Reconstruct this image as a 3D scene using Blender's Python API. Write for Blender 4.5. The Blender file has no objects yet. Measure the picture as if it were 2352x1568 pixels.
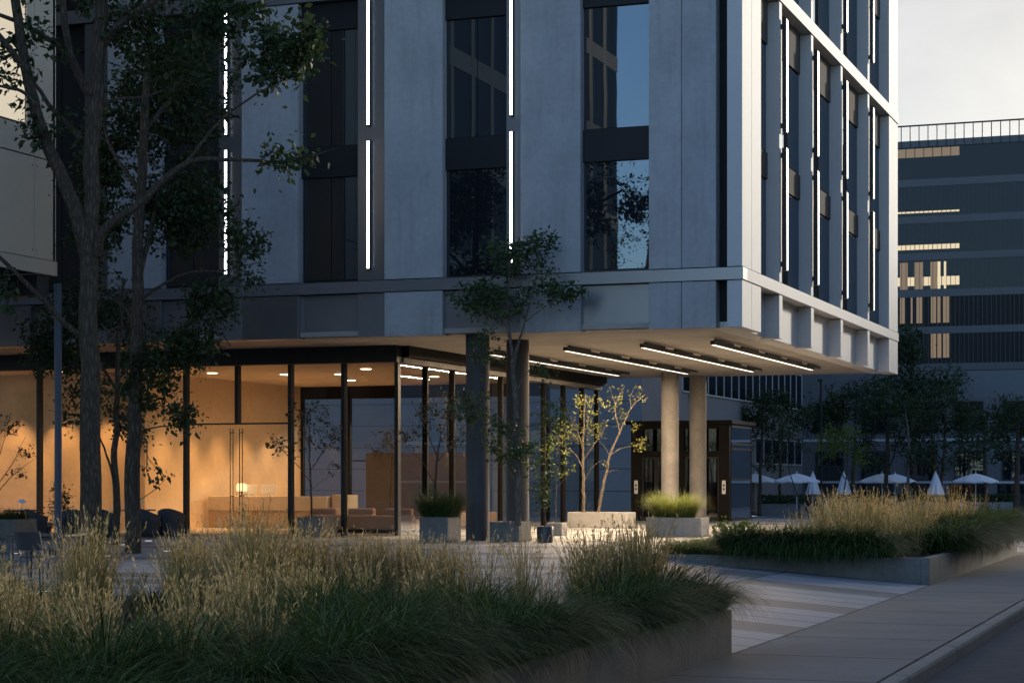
import bpy, math, random
import numpy as np
from mathutils import Vector, Matrix

# ------------------------------------------------------------------ camera frame
# World axes follow the office building: X runs along its front, Y into the block, Z up (plaza at 0).
TH = math.radians(20.3); C_, S_ = math.cos(TH), math.sin(TH); F = 4500.0
CX, CY, CZ = 11.143, -46.06, 1.6
def at(px, py, Y):
    x = (px-1176)/F*Y
    return (CX+C_*x-S_*Y, CY+S_*x+C_*Y, CZ+(1098-py)*Y/F)
def gnd(px, py, z=0.0):
    return at(px, py, F*(CZ-z)/(py-1098))
def onb(px, b):
    r = (px-1176)/F; Y = (b-CY)/(C_+S_*r)
    return CX+(C_*r-S_)*Y, Y
def dist(p): return -S_*(p[0]-CX)+C_*(p[1]-CY)

scene = bpy.context.scene
COL = scene.collection

# ------------------------------------------------------------------ object helpers
def link(o, parent=None):
    COL.objects.link(o)
    if parent is not None: o.parent = parent
    return o
def tag(o, label=None, cat=None, group=None, kind=None):
    if label: o['label'] = label
    if cat: o['category'] = cat
    if group: o['group'] = group
    if kind: o['kind'] = kind
    return o
def thing(name, label, cat, loc=(0, 0, 0), rz=0.0, group=None):
    o = bpy.data.objects.new(name, None); o.empty_display_size = 0.2
    o.location = loc; o.rotation_euler = (0, 0, rz)
    return tag(link(o), label, cat, group)
KIDS = {}
def kids(o): return [c for c in bpy.data.objects if c.parent == o]
def dup(root, loc, rz=0.0, label=None, group=None, scale=None):
    def rec(o, p):
        c = o.copy(); link(c, p)
        for ch in kids(o): rec(ch, c)
        return c
    src = kids(root)
    r = root.copy(); link(r); r.location = loc; r.rotation_euler = (0, 0, rz)
    if scale: r.scale = scale
    for ch in src: rec(ch, r)
    if label: r['label'] = label
    if group: r['group'] = group
    return r

class MB:
    def __init__(s): s.v = []; s.f = []
    def add(s, vs, fs):
        n = len(s.v); s.v += [tuple(v) for v in vs]; s.f += [tuple(i+n for i in f) for f in fs]; return s
    def box(s, x0, x1, y0, y1, z0, z1):
        x0, x1 = min(x0, x1), max(x0, x1); y0, y1 = min(y0, y1), max(y0, y1); z0, z1 = min(z0, z1), max(z0, z1)
        return s.add([(x0,y0,z0),(x1,y0,z0),(x1,y1,z0),(x0,y1,z0),(x0,y0,z1),(x1,y0,z1),(x1,y1,z1),(x0,y1,z1)],
              [(0,3,2,1),(4,5,6,7),(0,1,5,4),(1,2,6,5),(2,3,7,6),(3,0,4,7)])
    def quad(s, a, b, c, d): return s.add([a, b, c, d], [(0,1,2,3)])
    def tube(s, pts, rad, n=8, cap=True):
        P = [Vector(p) for p in pts]; m = len(P)
        if not hasattr(rad, '__len__'): rad = [rad]*m
        t0 = (P[1]-P[0]).normalized()
        u = t0.orthogonal().normalized(); rings = []
        vs = []
        for i in range(m):
            t = (P[min(i+1, m-1)]-P[max(i-1, 0)])
            t = t.normalized() if t.length > 1e-9 else t0
            u = (u-t*u.dot(t)); u = u.normalized() if u.length > 1e-6 else t.orthogonal().normalized()
            w = t.cross(u)
            for k in range(n):
                an = 2*math.pi*k/n
                vs.append(P[i]+(u*math.cos(an)+w*math.sin(an))*rad[i])
        fs = []
        for i in range(m-1):
            for k in range(n):
                k2 = (k+1) % n
                fs.append((i*n+k, i*n+k2, (i+1)*n+k2, (i+1)*n+k))
        if cap:
            fs.append(tuple(range(n-1, -1, -1))); fs.append(tuple((m-1)*n+k for k in range(n)))
        return s.add(vs, fs)
    def cyl(s, x, y, z0, z1, r0, r1=None, n=24):
        return s.tube([(x,y,z0),(x,y,z1)], [r0, r0 if r1 is None else r1], n)
    def lathe(s, prof, n=24, x=0, y=0, z=0, wob=None):
        vs = []
        for j, (r, h) in enumerate(prof):
            for k in range(n):
                an = 2*math.pi*k/n; rr = r*(wob(an, j) if wob else 1)
                vs.append((x+rr*math.cos(an), y+rr*math.sin(an), z+h))
        fs = []
        for j in range(len(prof)-1):
            for k in range(n):
                k2 = (k+1) % n
                fs.append((j*n+k, j*n+k2, (j+1)*n+k2, (j+1)*n+k))
        fs.append(tuple(range(n-1, -1, -1))); fs.append(tuple((len(prof)-1)*n+k for k in range(n)))
        return s.add(vs, fs)
    def build(s, name, m, parent=None, smooth=False, bevel=0.0, label=None):
        me = bpy.data.meshes.new(name); me.from_pydata(s.v, [], s.f); me.update()
        if m is not None: me.materials.append(m)
        if smooth:
            me.polygons.foreach_set('use_smooth', [True]*len(me.polygons))
            try: me.set_sharp_from_angle(angle=math.radians(40))
            except Exception: pass
        o = bpy.data.objects.new(name, me); link(o, parent)
        if bevel:
            b = o.modifiers.new('edge', 'BEVEL'); b.width = bevel; b.segments = 2; b.limit_method = 'ANGLE'
        if label: o['label'] = label
        return o
def np_mesh(name, V, Fq, mats, parent=None, mi=None):
    """quads from numpy: V (n,3), Fq (m,4)"""
    me = bpy.data.meshes.new(name)
    me.vertices.add(len(V)); me.vertices.foreach_set('co', V.astype(np.float32).ravel())
    m = len(Fq)
    me.loops.add(m*4); me.loops.foreach_set('vertex_index', Fq.astype(np.int32).ravel())
    me.polygons.add(m); me.polygons.foreach_set('loop_start', np.arange(0, m*4, 4, dtype=np.int32))
    try: me.polygons.foreach_set('loop_total', np.full(m, 4, dtype=np.int32))
    except Exception: pass
    for q in mats: me.materials.append(q)
    if mi is not None: me.polygons.foreach_set('material_index', mi.astype(np.int32))
    me.update(calc_edges=True); me.validate()
    o = bpy.data.objects.new(name, me); return link(o, parent)

# ------------------------------------------------------------------ materials
def nodes_of(name):
    m = bpy.data.materials.new(name); m.use_nodes = True
    nt = m.node_tree; bs = nt.nodes.get('Principled BSDF')
    return m, nt, bs, nt.nodes.get('Material Output')
def N(nt, t, **kw):
    n = nt.nodes.new(t)
    for k, v in kw.items(): setattr(n, k, v)
    return n
def mathn(nt, op, a, b=None, c=None):
    n = N(nt, 'ShaderNodeMath', operation=op)
    for i, q in enumerate((a, b, c)):
        if q is None: continue
        if isinstance(q, (int, float)): n.inputs[i].default_value = q
        else: nt.links.new(q, n.inputs[i])
    return n.outputs[0]
def mixc(nt, fac, A, B, mode='MIX'):
    n = N(nt, 'ShaderNodeMix', data_type='RGBA', blend_type=mode)
    for i, q in ((0, fac), (6, A), (7, B)):
        if isinstance(q, (int, float)): n.inputs[i].default_value = q
        elif isinstance(q, tuple): n.inputs[i].default_value = (*q[:3], 1)
        else: nt.links.new(q, n.inputs[i])
    return n.outputs[2]
def noise(nt, vec, scale, detail=5, rough=.6, dist=0.0):
    n = N(nt, 'ShaderNodeTexNoise'); n.inputs['Scale'].default_value = scale
    n.inputs['Detail'].default_value = detail; n.inputs['Roughness'].default_value = rough
    n.inputs['Distortion'].default_value = dist
    nt.links.new(vec, n.inputs['Vector']); return n.outputs['Fac']
def ramp(nt, fac, p0, p1, c0=(0,0,0), c1=(1,1,1)):
    r = N(nt, 'ShaderNodeValToRGB'); r.color_ramp.elements[0].position = p0; r.color_ramp.elements[1].position = p1
    r.color_ramp.elements[0].color = (*c0, 1); r.color_ramp.elements[1].color = (*c1, 1)
    nt.links.new(fac, r.inputs[0]); return r.outputs[0]
def coords(nt, scale=(1,1,1)):
    tc = N(nt, 'ShaderNodeTexCoord'); mp = N(nt, 'ShaderNodeMapping'); mp.inputs['Scale'].default_value = scale
    nt.links.new(tc.outputs['Object'], mp.inputs[0]); return mp.outputs[0]
def mat(name, base, rough=.6, metal=0.0, spec=.5, var=.15, scale=1.5, bump=0.0, bscale=40, stretch=(1,1,1), stain=0.0, tone=0.0):
    m, nt, bs, out = nodes_of(name)
    v = coords(nt, stretch)
    f1 = noise(nt, v, scale); f2 = noise(nt, v, scale*9, 4)
    f = mathn(nt, 'ADD', mathn(nt, 'MULTIPLY', f1, .65), mathn(nt, 'MULTIPLY', f2, .35))
    lo = tuple(max(0, x*(1-var)) for x in base); hi = tuple(min(1, x*(1+var)) for x in base)
    c = ramp(nt, f, .3, .7, lo, hi)
    oi = N(nt, 'ShaderNodeObjectInfo')
    if tone: c = mixc(nt, 1.0, c, mixc(nt, oi.outputs['Random'], (1-tone,1-tone,1-tone*.9), (1,1,1)), 'MULTIPLY')
    if stain:
        st = noise(nt, coords(nt, (3.5, 3.5, .35)), 1.3, 5, .65)
        c = mixc(nt, mathn(nt, 'MULTIPLY', ramp(nt, st, .5, .75), stain), c, tuple(x*.45 for x in base))
    nt.links.new(c, bs.inputs['Base Color'])
    bs.inputs['Roughness'].default_value = rough; bs.inputs['Metallic'].default_value = metal
    bs.inputs['Specular IOR Level'].default_value = spec
    if bump:
        bp = N(nt, 'ShaderNodeBump'); bp.inputs['Strength'].default_value = bump; bp.inputs['Distance'].default_value = .02
        nt.links.new(noise(nt, v, bscale, 6, .65), bp.inputs['Height']); nt.links.new(bp.outputs[0], bs.inputs['Normal'])
    return m
def emit(name, col, strength):
    m, nt, bs, out = nodes_of(name)
    bs.inputs['Base Color'].default_value = (.06,.06,.06,1)
    bs.inputs['Emission Color'].default_value = (*col, 1); bs.inputs['Emission Strength'].default_value = strength
    return m
def glass_clear(name, tint=(.93,.95,.95), refl=1.0):
    m, nt, bs, out = nodes_of(name); nt.nodes.remove(bs)
    t = N(nt, 'ShaderNodeBsdfTransparent'); t.inputs[0].default_value = (*tint, 1)
    g = N(nt, 'ShaderNodeBsdfGlossy'); g.inputs['Roughness'].default_value = 0.0; g.inputs[0].default_value = (.95,.97,1,1)
    fr = N(nt, 'ShaderNodeFresnel'); fr.inputs[0].default_value = 1.5
    mx = N(nt, 'ShaderNodeMixShader'); nt.links.new(mathn(nt, 'MULTIPLY', fr.outputs[0], 1.6*refl), mx.inputs[0])
    nt.links.new(t.outputs[0], mx.inputs[1]); nt.links.new(g.outputs[0], mx.inputs[2]); nt.links.new(mx.outputs[0], out.inputs[0])
    return m
def glass_dark(name, refl=.4, base=(.012,.014,.017), tint=(.75,.88,1)):
    m, nt, bs, out = nodes_of(name); nt.nodes.remove(bs)
    d = N(nt, 'ShaderNodeBsdfDiffuse'); d.inputs[0].default_value = (*base, 1)
    g = N(nt, 'ShaderNodeBsdfGlossy'); g.inputs['Roughness'].default_value = 0.012; g.inputs[0].default_value = (*tint, 1)
    v = coords(nt); bp = N(nt, 'ShaderNodeBump'); bp.inputs['Strength'].default_value = .0035; bp.inputs['Distance'].default_value = .3
    nt.links.new(noise(nt, v, .55, 1), bp.inputs['Height']); nt.links.new(bp.outputs[0], g.inputs['Normal'])
    mx = N(nt, 'ShaderNodeMixShader'); mx.inputs[0].default_value = refl
    nt.links.new(d.outputs[0], mx.inputs[1]); nt.links.new(g.outputs[0], mx.inputs[2]); nt.links.new(mx.outputs[0], out.inputs[0])
    return m
def leaf_mat(name, c0, c1, trans=.35, c2=None):
    m, nt, bs, out = nodes_of(name)
    geo = N(nt, 'ShaderNodeNewGeometry')
    r = N(nt, 'ShaderNodeValToRGB'); r.color_ramp.elements[0].color = (*c0, 1); r.color_ramp.elements[1].color = (*c1, 1)
    if c2:
        e = r.color_ramp.elements.new(.9); e.color = (*c1, 1); r.color_ramp.elements[2].color = (*c2, 1)
    nt.links.new(geo.outputs['Random Per Island'], r.inputs[0])
    nt.links.new(r.outputs[0], bs.inputs['Base Color']); bs.inputs['Roughness'].default_value = .55
    bs.inputs['Specular IOR Level'].default_value = .35
    tr = N(nt, 'ShaderNodeBsdfTranslucent'); nt.links.new(r.outputs[0], tr.inputs[0])
    mx = N(nt, 'ShaderNodeMixShader'); mx.inputs[0].default_value = trans
    nt.links.new(bs.outputs[0], mx.inputs[1]); nt.links.new(tr.outputs[0], mx.inputs[2]); nt.links.new(mx.outputs[0], out.inputs[0])
    return m
def bark_mat(name, base, scale=10):
    m, nt, bs, out = nodes_of(name)
    v = coords(nt, (1, 1, .20)); f0 = noise(nt, v, scale, 6, .7, 1.2)
    vo = N(nt, 'ShaderNodeTexVoronoi', feature='DISTANCE_TO_EDGE'); vo.inputs['Scale'].default_value = scale*1.3; nt.links.new(v, vo.inputs['Vector'])
    f = mathn(nt, 'ADD', mathn(nt, 'MULTIPLY', f0, .6), mathn(nt, 'MULTIPLY', vo.outputs['Distance'], .9))
    nt.links.new(ramp(nt, f, .35, .7, tuple(x*.4 for x in base), base), bs.inputs['Base Color'])
    bs.inputs['Roughness'].default_value = .9; bs.inputs['Specular IOR Level'].default_value = .2
    bp = N(nt, 'ShaderNodeBump'); bp.inputs['Strength'].default_value = 1.0; bp.inputs['Distance'].default_value = .05
    nt.links.new(f, bp.inputs['Height']); nt.links.new(bp.outputs[0], bs.inputs['Normal'])
    return m

M = {}
M['concrete'] = mat('concrete', (.37,.37,.37), .75, var=.2, scale=.7, bump=.25, bscale=25, stain=.36, tone=.16)
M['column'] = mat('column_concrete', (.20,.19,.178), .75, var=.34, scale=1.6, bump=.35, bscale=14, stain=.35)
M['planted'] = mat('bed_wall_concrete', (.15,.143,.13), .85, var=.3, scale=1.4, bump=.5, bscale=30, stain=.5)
M['column_shade'] = mat('shaded_column', (.05,.05,.054), .65, var=.12, scale=1.2, bump=.1)  # near pair: their shade is put into a darker column colour
M['planter'] = mat('planter_concrete', (.27,.265,.255), .8, var=.2, scale=1.4, bump=.35, bscale=30, stain=.45)
M['panel'] = mat('pale_panel', (.50,.49,.475), .62, var=.05, scale=.7, spec=.2)
M['pilaster'] = mat('grey_metal', (.20,.20,.21), .28, metal=.75, var=.05)
M['bandm'] = mat('band_metal', (.22,.22,.23), .32, metal=.6, var=.05)
M['black'] = mat('black_metal', (.012,.012,.013), .45, var=.2, spec=.4)
M['bronze'] = mat('bronze_metal', (.0095,.0088,.0085), .6, metal=.0, var=.15, spec=.12)
M['darkmetal'] = mat('dark_metal', (.045,.047,.052), .4, metal=.3, var=.1)
M['bluegrey'] = mat('blue_grey_post', (.06,.075,.10), .5, var=.1)
M['slot'] = mat('slot_black', (.006,.006,.007), .8)
M['beige'] = mat('beige_panel', (.62,.51,.37), .6, var=.06, scale=.6, tone=.06)
M['frame'] = mat('window_frame', (.02,.021,.024), .4)
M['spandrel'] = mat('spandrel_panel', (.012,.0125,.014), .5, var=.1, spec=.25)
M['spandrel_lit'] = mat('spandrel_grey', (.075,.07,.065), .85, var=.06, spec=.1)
M['glassfront'] = glass_dark('window_glass', .118)
M['glassside'] = glass_dark('side_window_glass', .34, tint=(.7,.85,1))
M['glasstower'] = glass_dark('tower_glass', .012, base=(.027,.026,.024), tint=(.8,.9,1))
M['towerband'] = mat('tower_band', (.05,.051,.055), .5, var=.06)
M['glass'] = glass_clear('clear_glass')
M['glasskiosk'] = glass_clear('smoked_glass', (.35,.36,.38), 1.2)
M['plaster'] = mat('ochre_plaster', (.63,.48,.31), .85, var=.16, scale=.8, bump=.1, bscale=8)
M['ceiling'] = mat('lobby_ceiling', (.62,.52,.40), .8, var=.03)
M['lobbyfloor'] = mat('lobby_floor', (.42,.37,.31), .35, var=.1)
M['wood'] = mat('walnut', (.115,.092,.076), .5, var=.2, scale=4, stretch=(1,8,8))
M['desk'] = mat('desk_stone', (.50,.41,.30), .55, var=.05)
M['deskdark'] = mat('desk_front', (.36,.26,.16), .6, var=.08)
M['sofa'] = mat('tan_leather', (.45,.27,.165), .6, var=.08, bump=.1, bscale=60)
M['rattan'] = mat('black_rattan', (.035,.036,.04), .65, var=.25, scale=30, bump=.6, bscale=120)
M['white'] = mat('white_metal', (.75,.75,.74), .5, var=.03)
M['canvas'] = mat('white_canvas', (.80,.80,.82), .8, var=.05, scale=2)
M['soil'] = mat('soil', (.03,.024,.018), .95, var=.4, scale=12, bump=.8, bscale=30)
M['greywall'] = mat('grey_render', (.125,.125,.13), .75, var=.1, scale=.4, bump=.1)
M['brownwall'] = mat('brown_cladding', (.17,.13,.10), .7, var=.12, scale=.4)
M['asphalt'] = mat('asphalt', (.06,.06,.062), .85, var=.3, scale=3, bump=.5, bscale=120)
M['wingwall'] = mat('pale_render', (.19,.188,.185), .75, var=.1, scale=.4)
M['sidewalk'] = mat('kerb_stone', (.25,.22,.18), .8, var=.18, scale=1.2, bump=.3, bscale=40)
M['strip'] = emit('strip_white', (.93,.96,1), 5.0)
M['linear'] = emit('linear_warm', (1,.86,.66), 1.7)
M['finstrip'] = emit('fin_strip_white', (.95,.97,1), 1.5)
M['down'] = emit('downlight_warm', (1,.86,.62), 5.0)
M['shade'] = emit('lamp_shade_lit', (1,.72,.30), 1.5)
M['lit'] = emit('lit_window', (1,.80,.48), .60)
M['litdim'] = emit('lit_window_dim', (1,.66,.30), .15)
M['sunglow'] = emit('sun_glow_cream', (1,.86,.64), .50)  # emission stands in for sunlight on a cream wall
M['dot'] = emit('ground_light_lens', (.95,.97,1), .9)
M['bark'] = bark_mat('dark_bark', (.15,.112,.08), 13)
M['barkpale'] = bark_mat('pale_bark', (.25,.21,.17), 14)
M['leaf'] = leaf_mat('dark_leaves', (.022,.040,.014), (.055,.085,.028))
M['leafyoung'] = leaf_mat('green_leaves', (.03,.06,.02), (.075,.12,.04))
M['leafyellow'] = leaf_mat('yellow_leaves', (.09,.12,.03), (.20,.20,.05), .4, (.28,.15,.05))
M['leaflime'] = leaf_mat('lime_leaves', (.06,.10,.02), (.20,.25,.03), .4)
M['leafdry'] = leaf_mat('brownish_leaves', (.05,.05,.025), (.12,.085,.045))
M['mound'] = leaf_mat('mound_blades', (.008,.024,.006), (.075,.135,.032), .25, (.26,.24,.09))
M['fresh'] = leaf_mat('fresh_blades', (.08,.13,.025), (.22,.24,.06), .4)
M['stem'] = leaf_mat('dry_stems', (.045,.06,.012), (.36,.27,.10), .3, (.58,.44,.2))
M['seed'] = leaf_mat('seed_heads', (.34,.23,.085), (.62,.46,.22), .45)

def paving():
    m, nt, bs, out = nodes_of('plaza_paving')
    tc = N(nt, 'ShaderNodeTexCoord'); sp = N(nt, 'ShaderNodeSeparateXYZ'); nt.links.new(tc.outputs['Object'], sp.inputs[0])
    x, y = sp.outputs[0], sp.outputs[1]
    col = mathn(nt, 'FLOOR', mathn(nt, 'DIVIDE', mathn(nt, 'SUBTRACT', x, 5.71-2.75), 2.75+.0001))
    yy = mathn(nt, 'ADD', y, mathn(nt, 'MULTIPLY', col, 1.75))
    u = mathn(nt, 'FRACT', mathn(nt, 'DIVIDE', mathn(nt, 'ADD', yy, 24.1+4.1*40), 4.1))
    pale = mathn(nt, 'LESS_THAN', u, .705)
    nv = noise(nt, tc.outputs['Object'], .8, 6); nf = noise(nt, tc.outputs['Object'], 14, 5)
    mm = mathn(nt, 'ADD', mathn(nt, 'MULTIPLY', nv, .7), mathn(nt, 'MULTIPLY', nf, .3))
    cp = ramp(nt, mm, .3, .7, (.225,.23,.235), (.34,.345,.35)); cd = ramp(nt, mm, .3, .7, (.105,.106,.108), (.165,.165,.166))
    c = mixc(nt, pale, cd, cp)
    # joints: planks of the pale bands, and every 2.75 m across
    w = mathn(nt, 'FRACT', mathn(nt, 'DIVIDE', u, .235)); j1 = mathn(nt, 'MULTIPLY', mathn(nt, 'LESS_THAN', w, .075), pale)
    q = mathn(nt, 'FRACT', mathn(nt, 'DIVIDE', mathn(nt, 'SUBTRACT', x, 5.71-2.75*40), 2.75)); j2 = mathn(nt, 'LESS_THAN', q, .02)
    j = mathn(nt, 'MAXIMUM', j1, j2)
    c = mixc(nt, mathn(nt, 'MULTIPLY', j, .8), c, (.03,.03,.03))
    nt.links.new(c, bs.inputs['Base Color']); bs.inputs['Roughness'].default_value = .6
    bp = N(nt, 'ShaderNodeBump'); bp.inputs['Strength'].default_value = .25; bp.inputs['Distance'].default_value = .01
    nt.links.new(nf, bp.inputs['Height']); nt.links.new(bp.outputs[0], bs.inputs['Normal'])
    return m
M['paving'] = paving()
def sidewalk_mat():
    m, nt, bs, out = nodes_of('sidewalk_slabs')
    tc = N(nt, 'ShaderNodeTexCoord'); sp = N(nt, 'ShaderNodeSeparateXYZ'); nt.links.new(tc.outputs['Object'], sp.inputs[0])
    t = mathn(nt, 'DIVIDE', mathn(nt, 'ADD', sp.outputs[1], 24.1+2.65*60), 2.65)
    u = mathn(nt, 'FRACT', t); idx = mathn(nt, 'FLOOR', t)
    wn = N(nt, 'ShaderNodeTexWhiteNoise', noise_dimensions='1D'); nt.links.new(idx, wn.inputs['W'])
    nv = noise(nt, tc.outputs['Object'], .9, 6); nf = noise(nt, tc.outputs['Object'], 60, 4)
    mm = mathn(nt, 'ADD', mathn(nt, 'MULTIPLY', nv, .6), mathn(nt, 'MULTIPLY', nf, .4))
    c = ramp(nt, mm, .3, .7, (.16,.14,.12), (.265,.235,.20))
    c = mixc(nt, mathn(nt, 'MULTIPLY', wn.outputs[0], .35), c, (.16,.155,.15))
    c = mixc(nt, mathn(nt, 'MULTIPLY', ramp(nt, noise(nt, tc.outputs['Object'], 7, 5, .7), .60, .66), .35), c, (.07,.065,.06))
    c = mixc(nt, mathn(nt, 'MULTIPLY', ramp(nt, noise(nt, tc.outputs['Object'], .35, 4), .45, .7), .35), c, (.11,.10,.09))
    j = mathn(nt, 'LESS_THAN', u, .021)
    c = mixc(nt, mathn(nt, 'MULTIPLY', j, .85), c, (.02,.02,.02))
    nt.links.new(c, bs.inputs['Base Color']); bs.inputs['Roughness'].default_value = .8
    bp = N(nt, 'ShaderNodeBump'); bp.inputs['Strength'].default_value = .3; bp.inputs['Distance'].default_value = .008
    nt.links.new(nf, bp.inputs['Height']); nt.links.new(bp.outputs[0], bs.inputs['Normal'])
    return m
M['slabs'] = sidewalk_mat()
def board_concrete():
    m, nt, bs, out = nodes_of('board_marked_soffit')
    v = coords(nt, (.12, .45, 1)); tc = N(nt, 'ShaderNodeTexCoord'); sp = N(nt, 'ShaderNodeSeparateXYZ'); nt.links.new(tc.outputs['Object'], sp.inputs[0])
    nv = noise(nt, v, 2.2, 6, .65); nv2 = noise(nt, tc.outputs['Object'], .5, 4)
    mm = mathn(nt, 'ADD', mathn(nt, 'MULTIPLY', nv, .6), mathn(nt, 'MULTIPLY', nv2, .4))
    c = ramp(nt, mm, .3, .7, (.24,.215,.185), (.43,.395,.35))
    fl = noise(nt, coords(nt, (.4, 1.6, 1)), 1.5, 4, .6)
    c = mixc(nt, mathn(nt, 'MULTIPLY', ramp(nt, fl, .62, .68), .55), c, (.13,.11,.095))
    t = mathn(nt, 'DIVIDE', mathn(nt, 'ADD', sp.outputs[1], 50), 1.25)
    j = mathn(nt, 'LESS_THAN', mathn(nt, 'FRACT', t), .06)
    wn = N(nt, 'ShaderNodeTexWhiteNoise', noise_dimensions='1D'); nt.links.new(mathn(nt, 'FLOOR', t), wn.inputs['W'])
    c = mixc(nt, mathn(nt, 'MULTIPLY', wn.outputs[0], .35), c, (.20,.18,.155))
    c = mixc(nt, mathn(nt, 'MULTIPLY', j, .5), c, (.12,.10,.09))
    nt.links.new(c, bs.inputs['Base Color']); bs.inputs['Roughness'].default_value = .75
    return m
M['soffit'] = board_concrete()

# ------------------------------------------------------------------ ground
def zl(b):   # plaza level falls to the rear terrace
    return 0.0 if b < 30 else (-.8*(b-30)/22 if b < 52 else -.8)
def struct(name, mb, m, **kw):
    o = mb.build(name, m, **kw); o['kind'] = 'structure'; return o
g = MB(); R = 1500
g.quad((-R,-R,-1.2),(R,-R,-1.2),(R,R,-1.2),(-R,R,-1.2)); struct('ground', g, M['asphalt'])
g = MB()
As = [-90, .5, 5.71]; Bs = [-75, 30, 52, 170]
for i in range(2):
    for j in range(3):
        def zz(a, b): return zl(b) if a < 1 else -.41
        a0, a1, b0, b1 = As[i], As[i+1], Bs[j], Bs[j+1]
        g.quad((a0,b0,zz(a0,b0)),(a1,b0,zz(a1,b0)),(a1,b1,zz(a1,b1)),(a0,b1,zz(a0,b1)))
struct('plaza', g, M['paving'])
g = MB(); g.box(5.73, 7.80, -75, 170, -.8, -.41); struct('pavement', g, M['slabs'])
g = MB()
b = -74.0; k = 0
while b < 150:
    g.box(7.815, 8.01, b, b+3.66, -.8, -.405); b += 3.7
struct('kerb', g, M['sidewalk'], bevel=.045)
g = MB(); g.box(8.0, 24, -75, 170, -.9, -.57); struct('road', g, M['asphalt'])

# ------------------------------------------------------------------ office building
OB = thing('office_building', 'large grey office block with upper floors overhanging a glowing glass lobby on round columns', 'building')
SZ = 5.28           # soffit level
def part(mb, name, m, parent=OB, **kw): return mb.build(name, m, parent, **kw)
part(MB().box(-40, -.52, .5, 22.5, SZ+.14, 26), 'core', M['slot'])
part(MB().box(-40, -.93, .12, 22.95, SZ, SZ+.13), 'soffit', M['soffit'])
part(MB().box(-.90, -.40, .35, 22.95, SZ-.012, SZ+.12), 'soffit_edge', M['panel'])
# bands
part(MB().box(-40, .03, -.03, .42, 6.385, 6.675), 'band', M['bandm'])
part(MB().box(-.42, .03, .425, 23.05, 6.385, 6.675), 'band', M['panel'])
part(MB().box(-40, .03, -.03, .42, 14.0, 14.36), 'band', M['bandm'])
part(MB().box(-.42, .03, .425, 23.05, 14.0, 14.36), 'band', M['panel'])
ZR = [(SZ-.04, 6.365), (6.70, 13.975), (14.385, 24)]
# front: pale concrete panels (a0, a1)
PAN = [(-1.5,-.65),(-2.33,-1.515),(-5.67,-4.09),(-9.39,-7.78),(-13.51,-11.85),(-17.6,-15.95),(-21.7,-20.05),(-25.8,-24.15)]
for i, (a0, a1) in enumerate(PAN):
    for z0, z1 in ZR[:2] + ([ZR[2]] if i < 2 else [(14.385, 24)]):
        low = z1 < 7 and i > 3
        part(MB().box(a0, a1, 0, .40, z0, z1), 'facade_panel', M['pilaster'] if low else M['concrete'], bevel=.006)
# pilasters carrying strip lights
PIL = [(-6.06,-5.68),(-10.16,-9.40),(-14.22,-13.52),(-18.35,-17.61),(-22.4,-21.71)]
LIT = [-5.90,-9.82,-13.95,-17.97,-22.1]
for (a0, a1), al in zip(PIL, LIT):   # the two left pilasters carry no lit strip in view
    part(MB().box(a0, a1, .05, .40, 6.70, 13.975), 'pilaster', M['pilaster'])
    part(MB().box(a0, a1, .05, .40, 14.385, 24), 'pilaster', M['pilaster'])
    for z0, z1 in (((7.0,10.27),(10.69,13.96)) if al > -17 else ()):
        h = part(MB().box(al-.038, al+.038, -.06, .048, z0-.03, z1+.03), 'strip_light', M['black'])
        part(MB().box(al-.033, al+.033, -.075, -.062, z0, z1), 'diffuser', M['strip'], h)
# windows of the front
WIN = [(-4.09,-2.33),(-7.78,-6.06),(-11.85,-10.16),(-15.95,-14.22),(-20.05,-18.35),(-24.15,-22.4)]
for i, (a0, a1) in enumerate(WIN):
    w = part(MB().box(a0, a1, .30, .40, 6.70, 13.975), 'window', M['frame'])
    for z0, z1 in ((6.77, 9.42), (10.26, 13.24)):
        xs = [a0+.06, a1-.04] if i == 0 else [a0+.06, (a0+a1)/2, a1-.04]
        pn = MB()
        for x0, x1 in zip(xs[:-1], xs[1:]): pn.box(x0+.008, x1-.008, .25, .298, z0, z1)
        part(pn, 'pane', M['glassfront'], w)
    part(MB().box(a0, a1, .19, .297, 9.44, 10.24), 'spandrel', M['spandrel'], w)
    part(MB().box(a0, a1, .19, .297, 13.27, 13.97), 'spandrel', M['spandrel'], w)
    # recessed panel under each window
    part(MB().box(a0+.002, a1-.002, .16, .40, SZ+.0, 6.36), 'recessed_panel', M['bandm'])
for a0, a1 in PIL:
    part(MB().box(a0+.002, a1-.002, .05, .40, SZ-.03, 6.36), 'recessed_panel', M['bandm'])
# corner slot and fin
part(MB().box(-.648, -.372, .38, .49, SZ, 24), 'corner_slot', M['slot'])
for z0, z1 in ZR:
    part(MB().box(-.37, 0, 0, .98, z0, z1), 'corner_panel', M['panel'], bevel=.004)
    part(MB().box(-.37, 0, 1.0, 1.99, z0, z1), 'corner_panel', M['panel'], bevel=.004)
    part(MB().box(-.50, 0, 21.2, 22.0, z0, z1), 'corner_panel', M['panel'], bevel=.004)
    part(MB().box(-.50, 0, 22.02, 23.03, z0, z1), 'corner_panel', M['panel'], bevel=.004)
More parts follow.
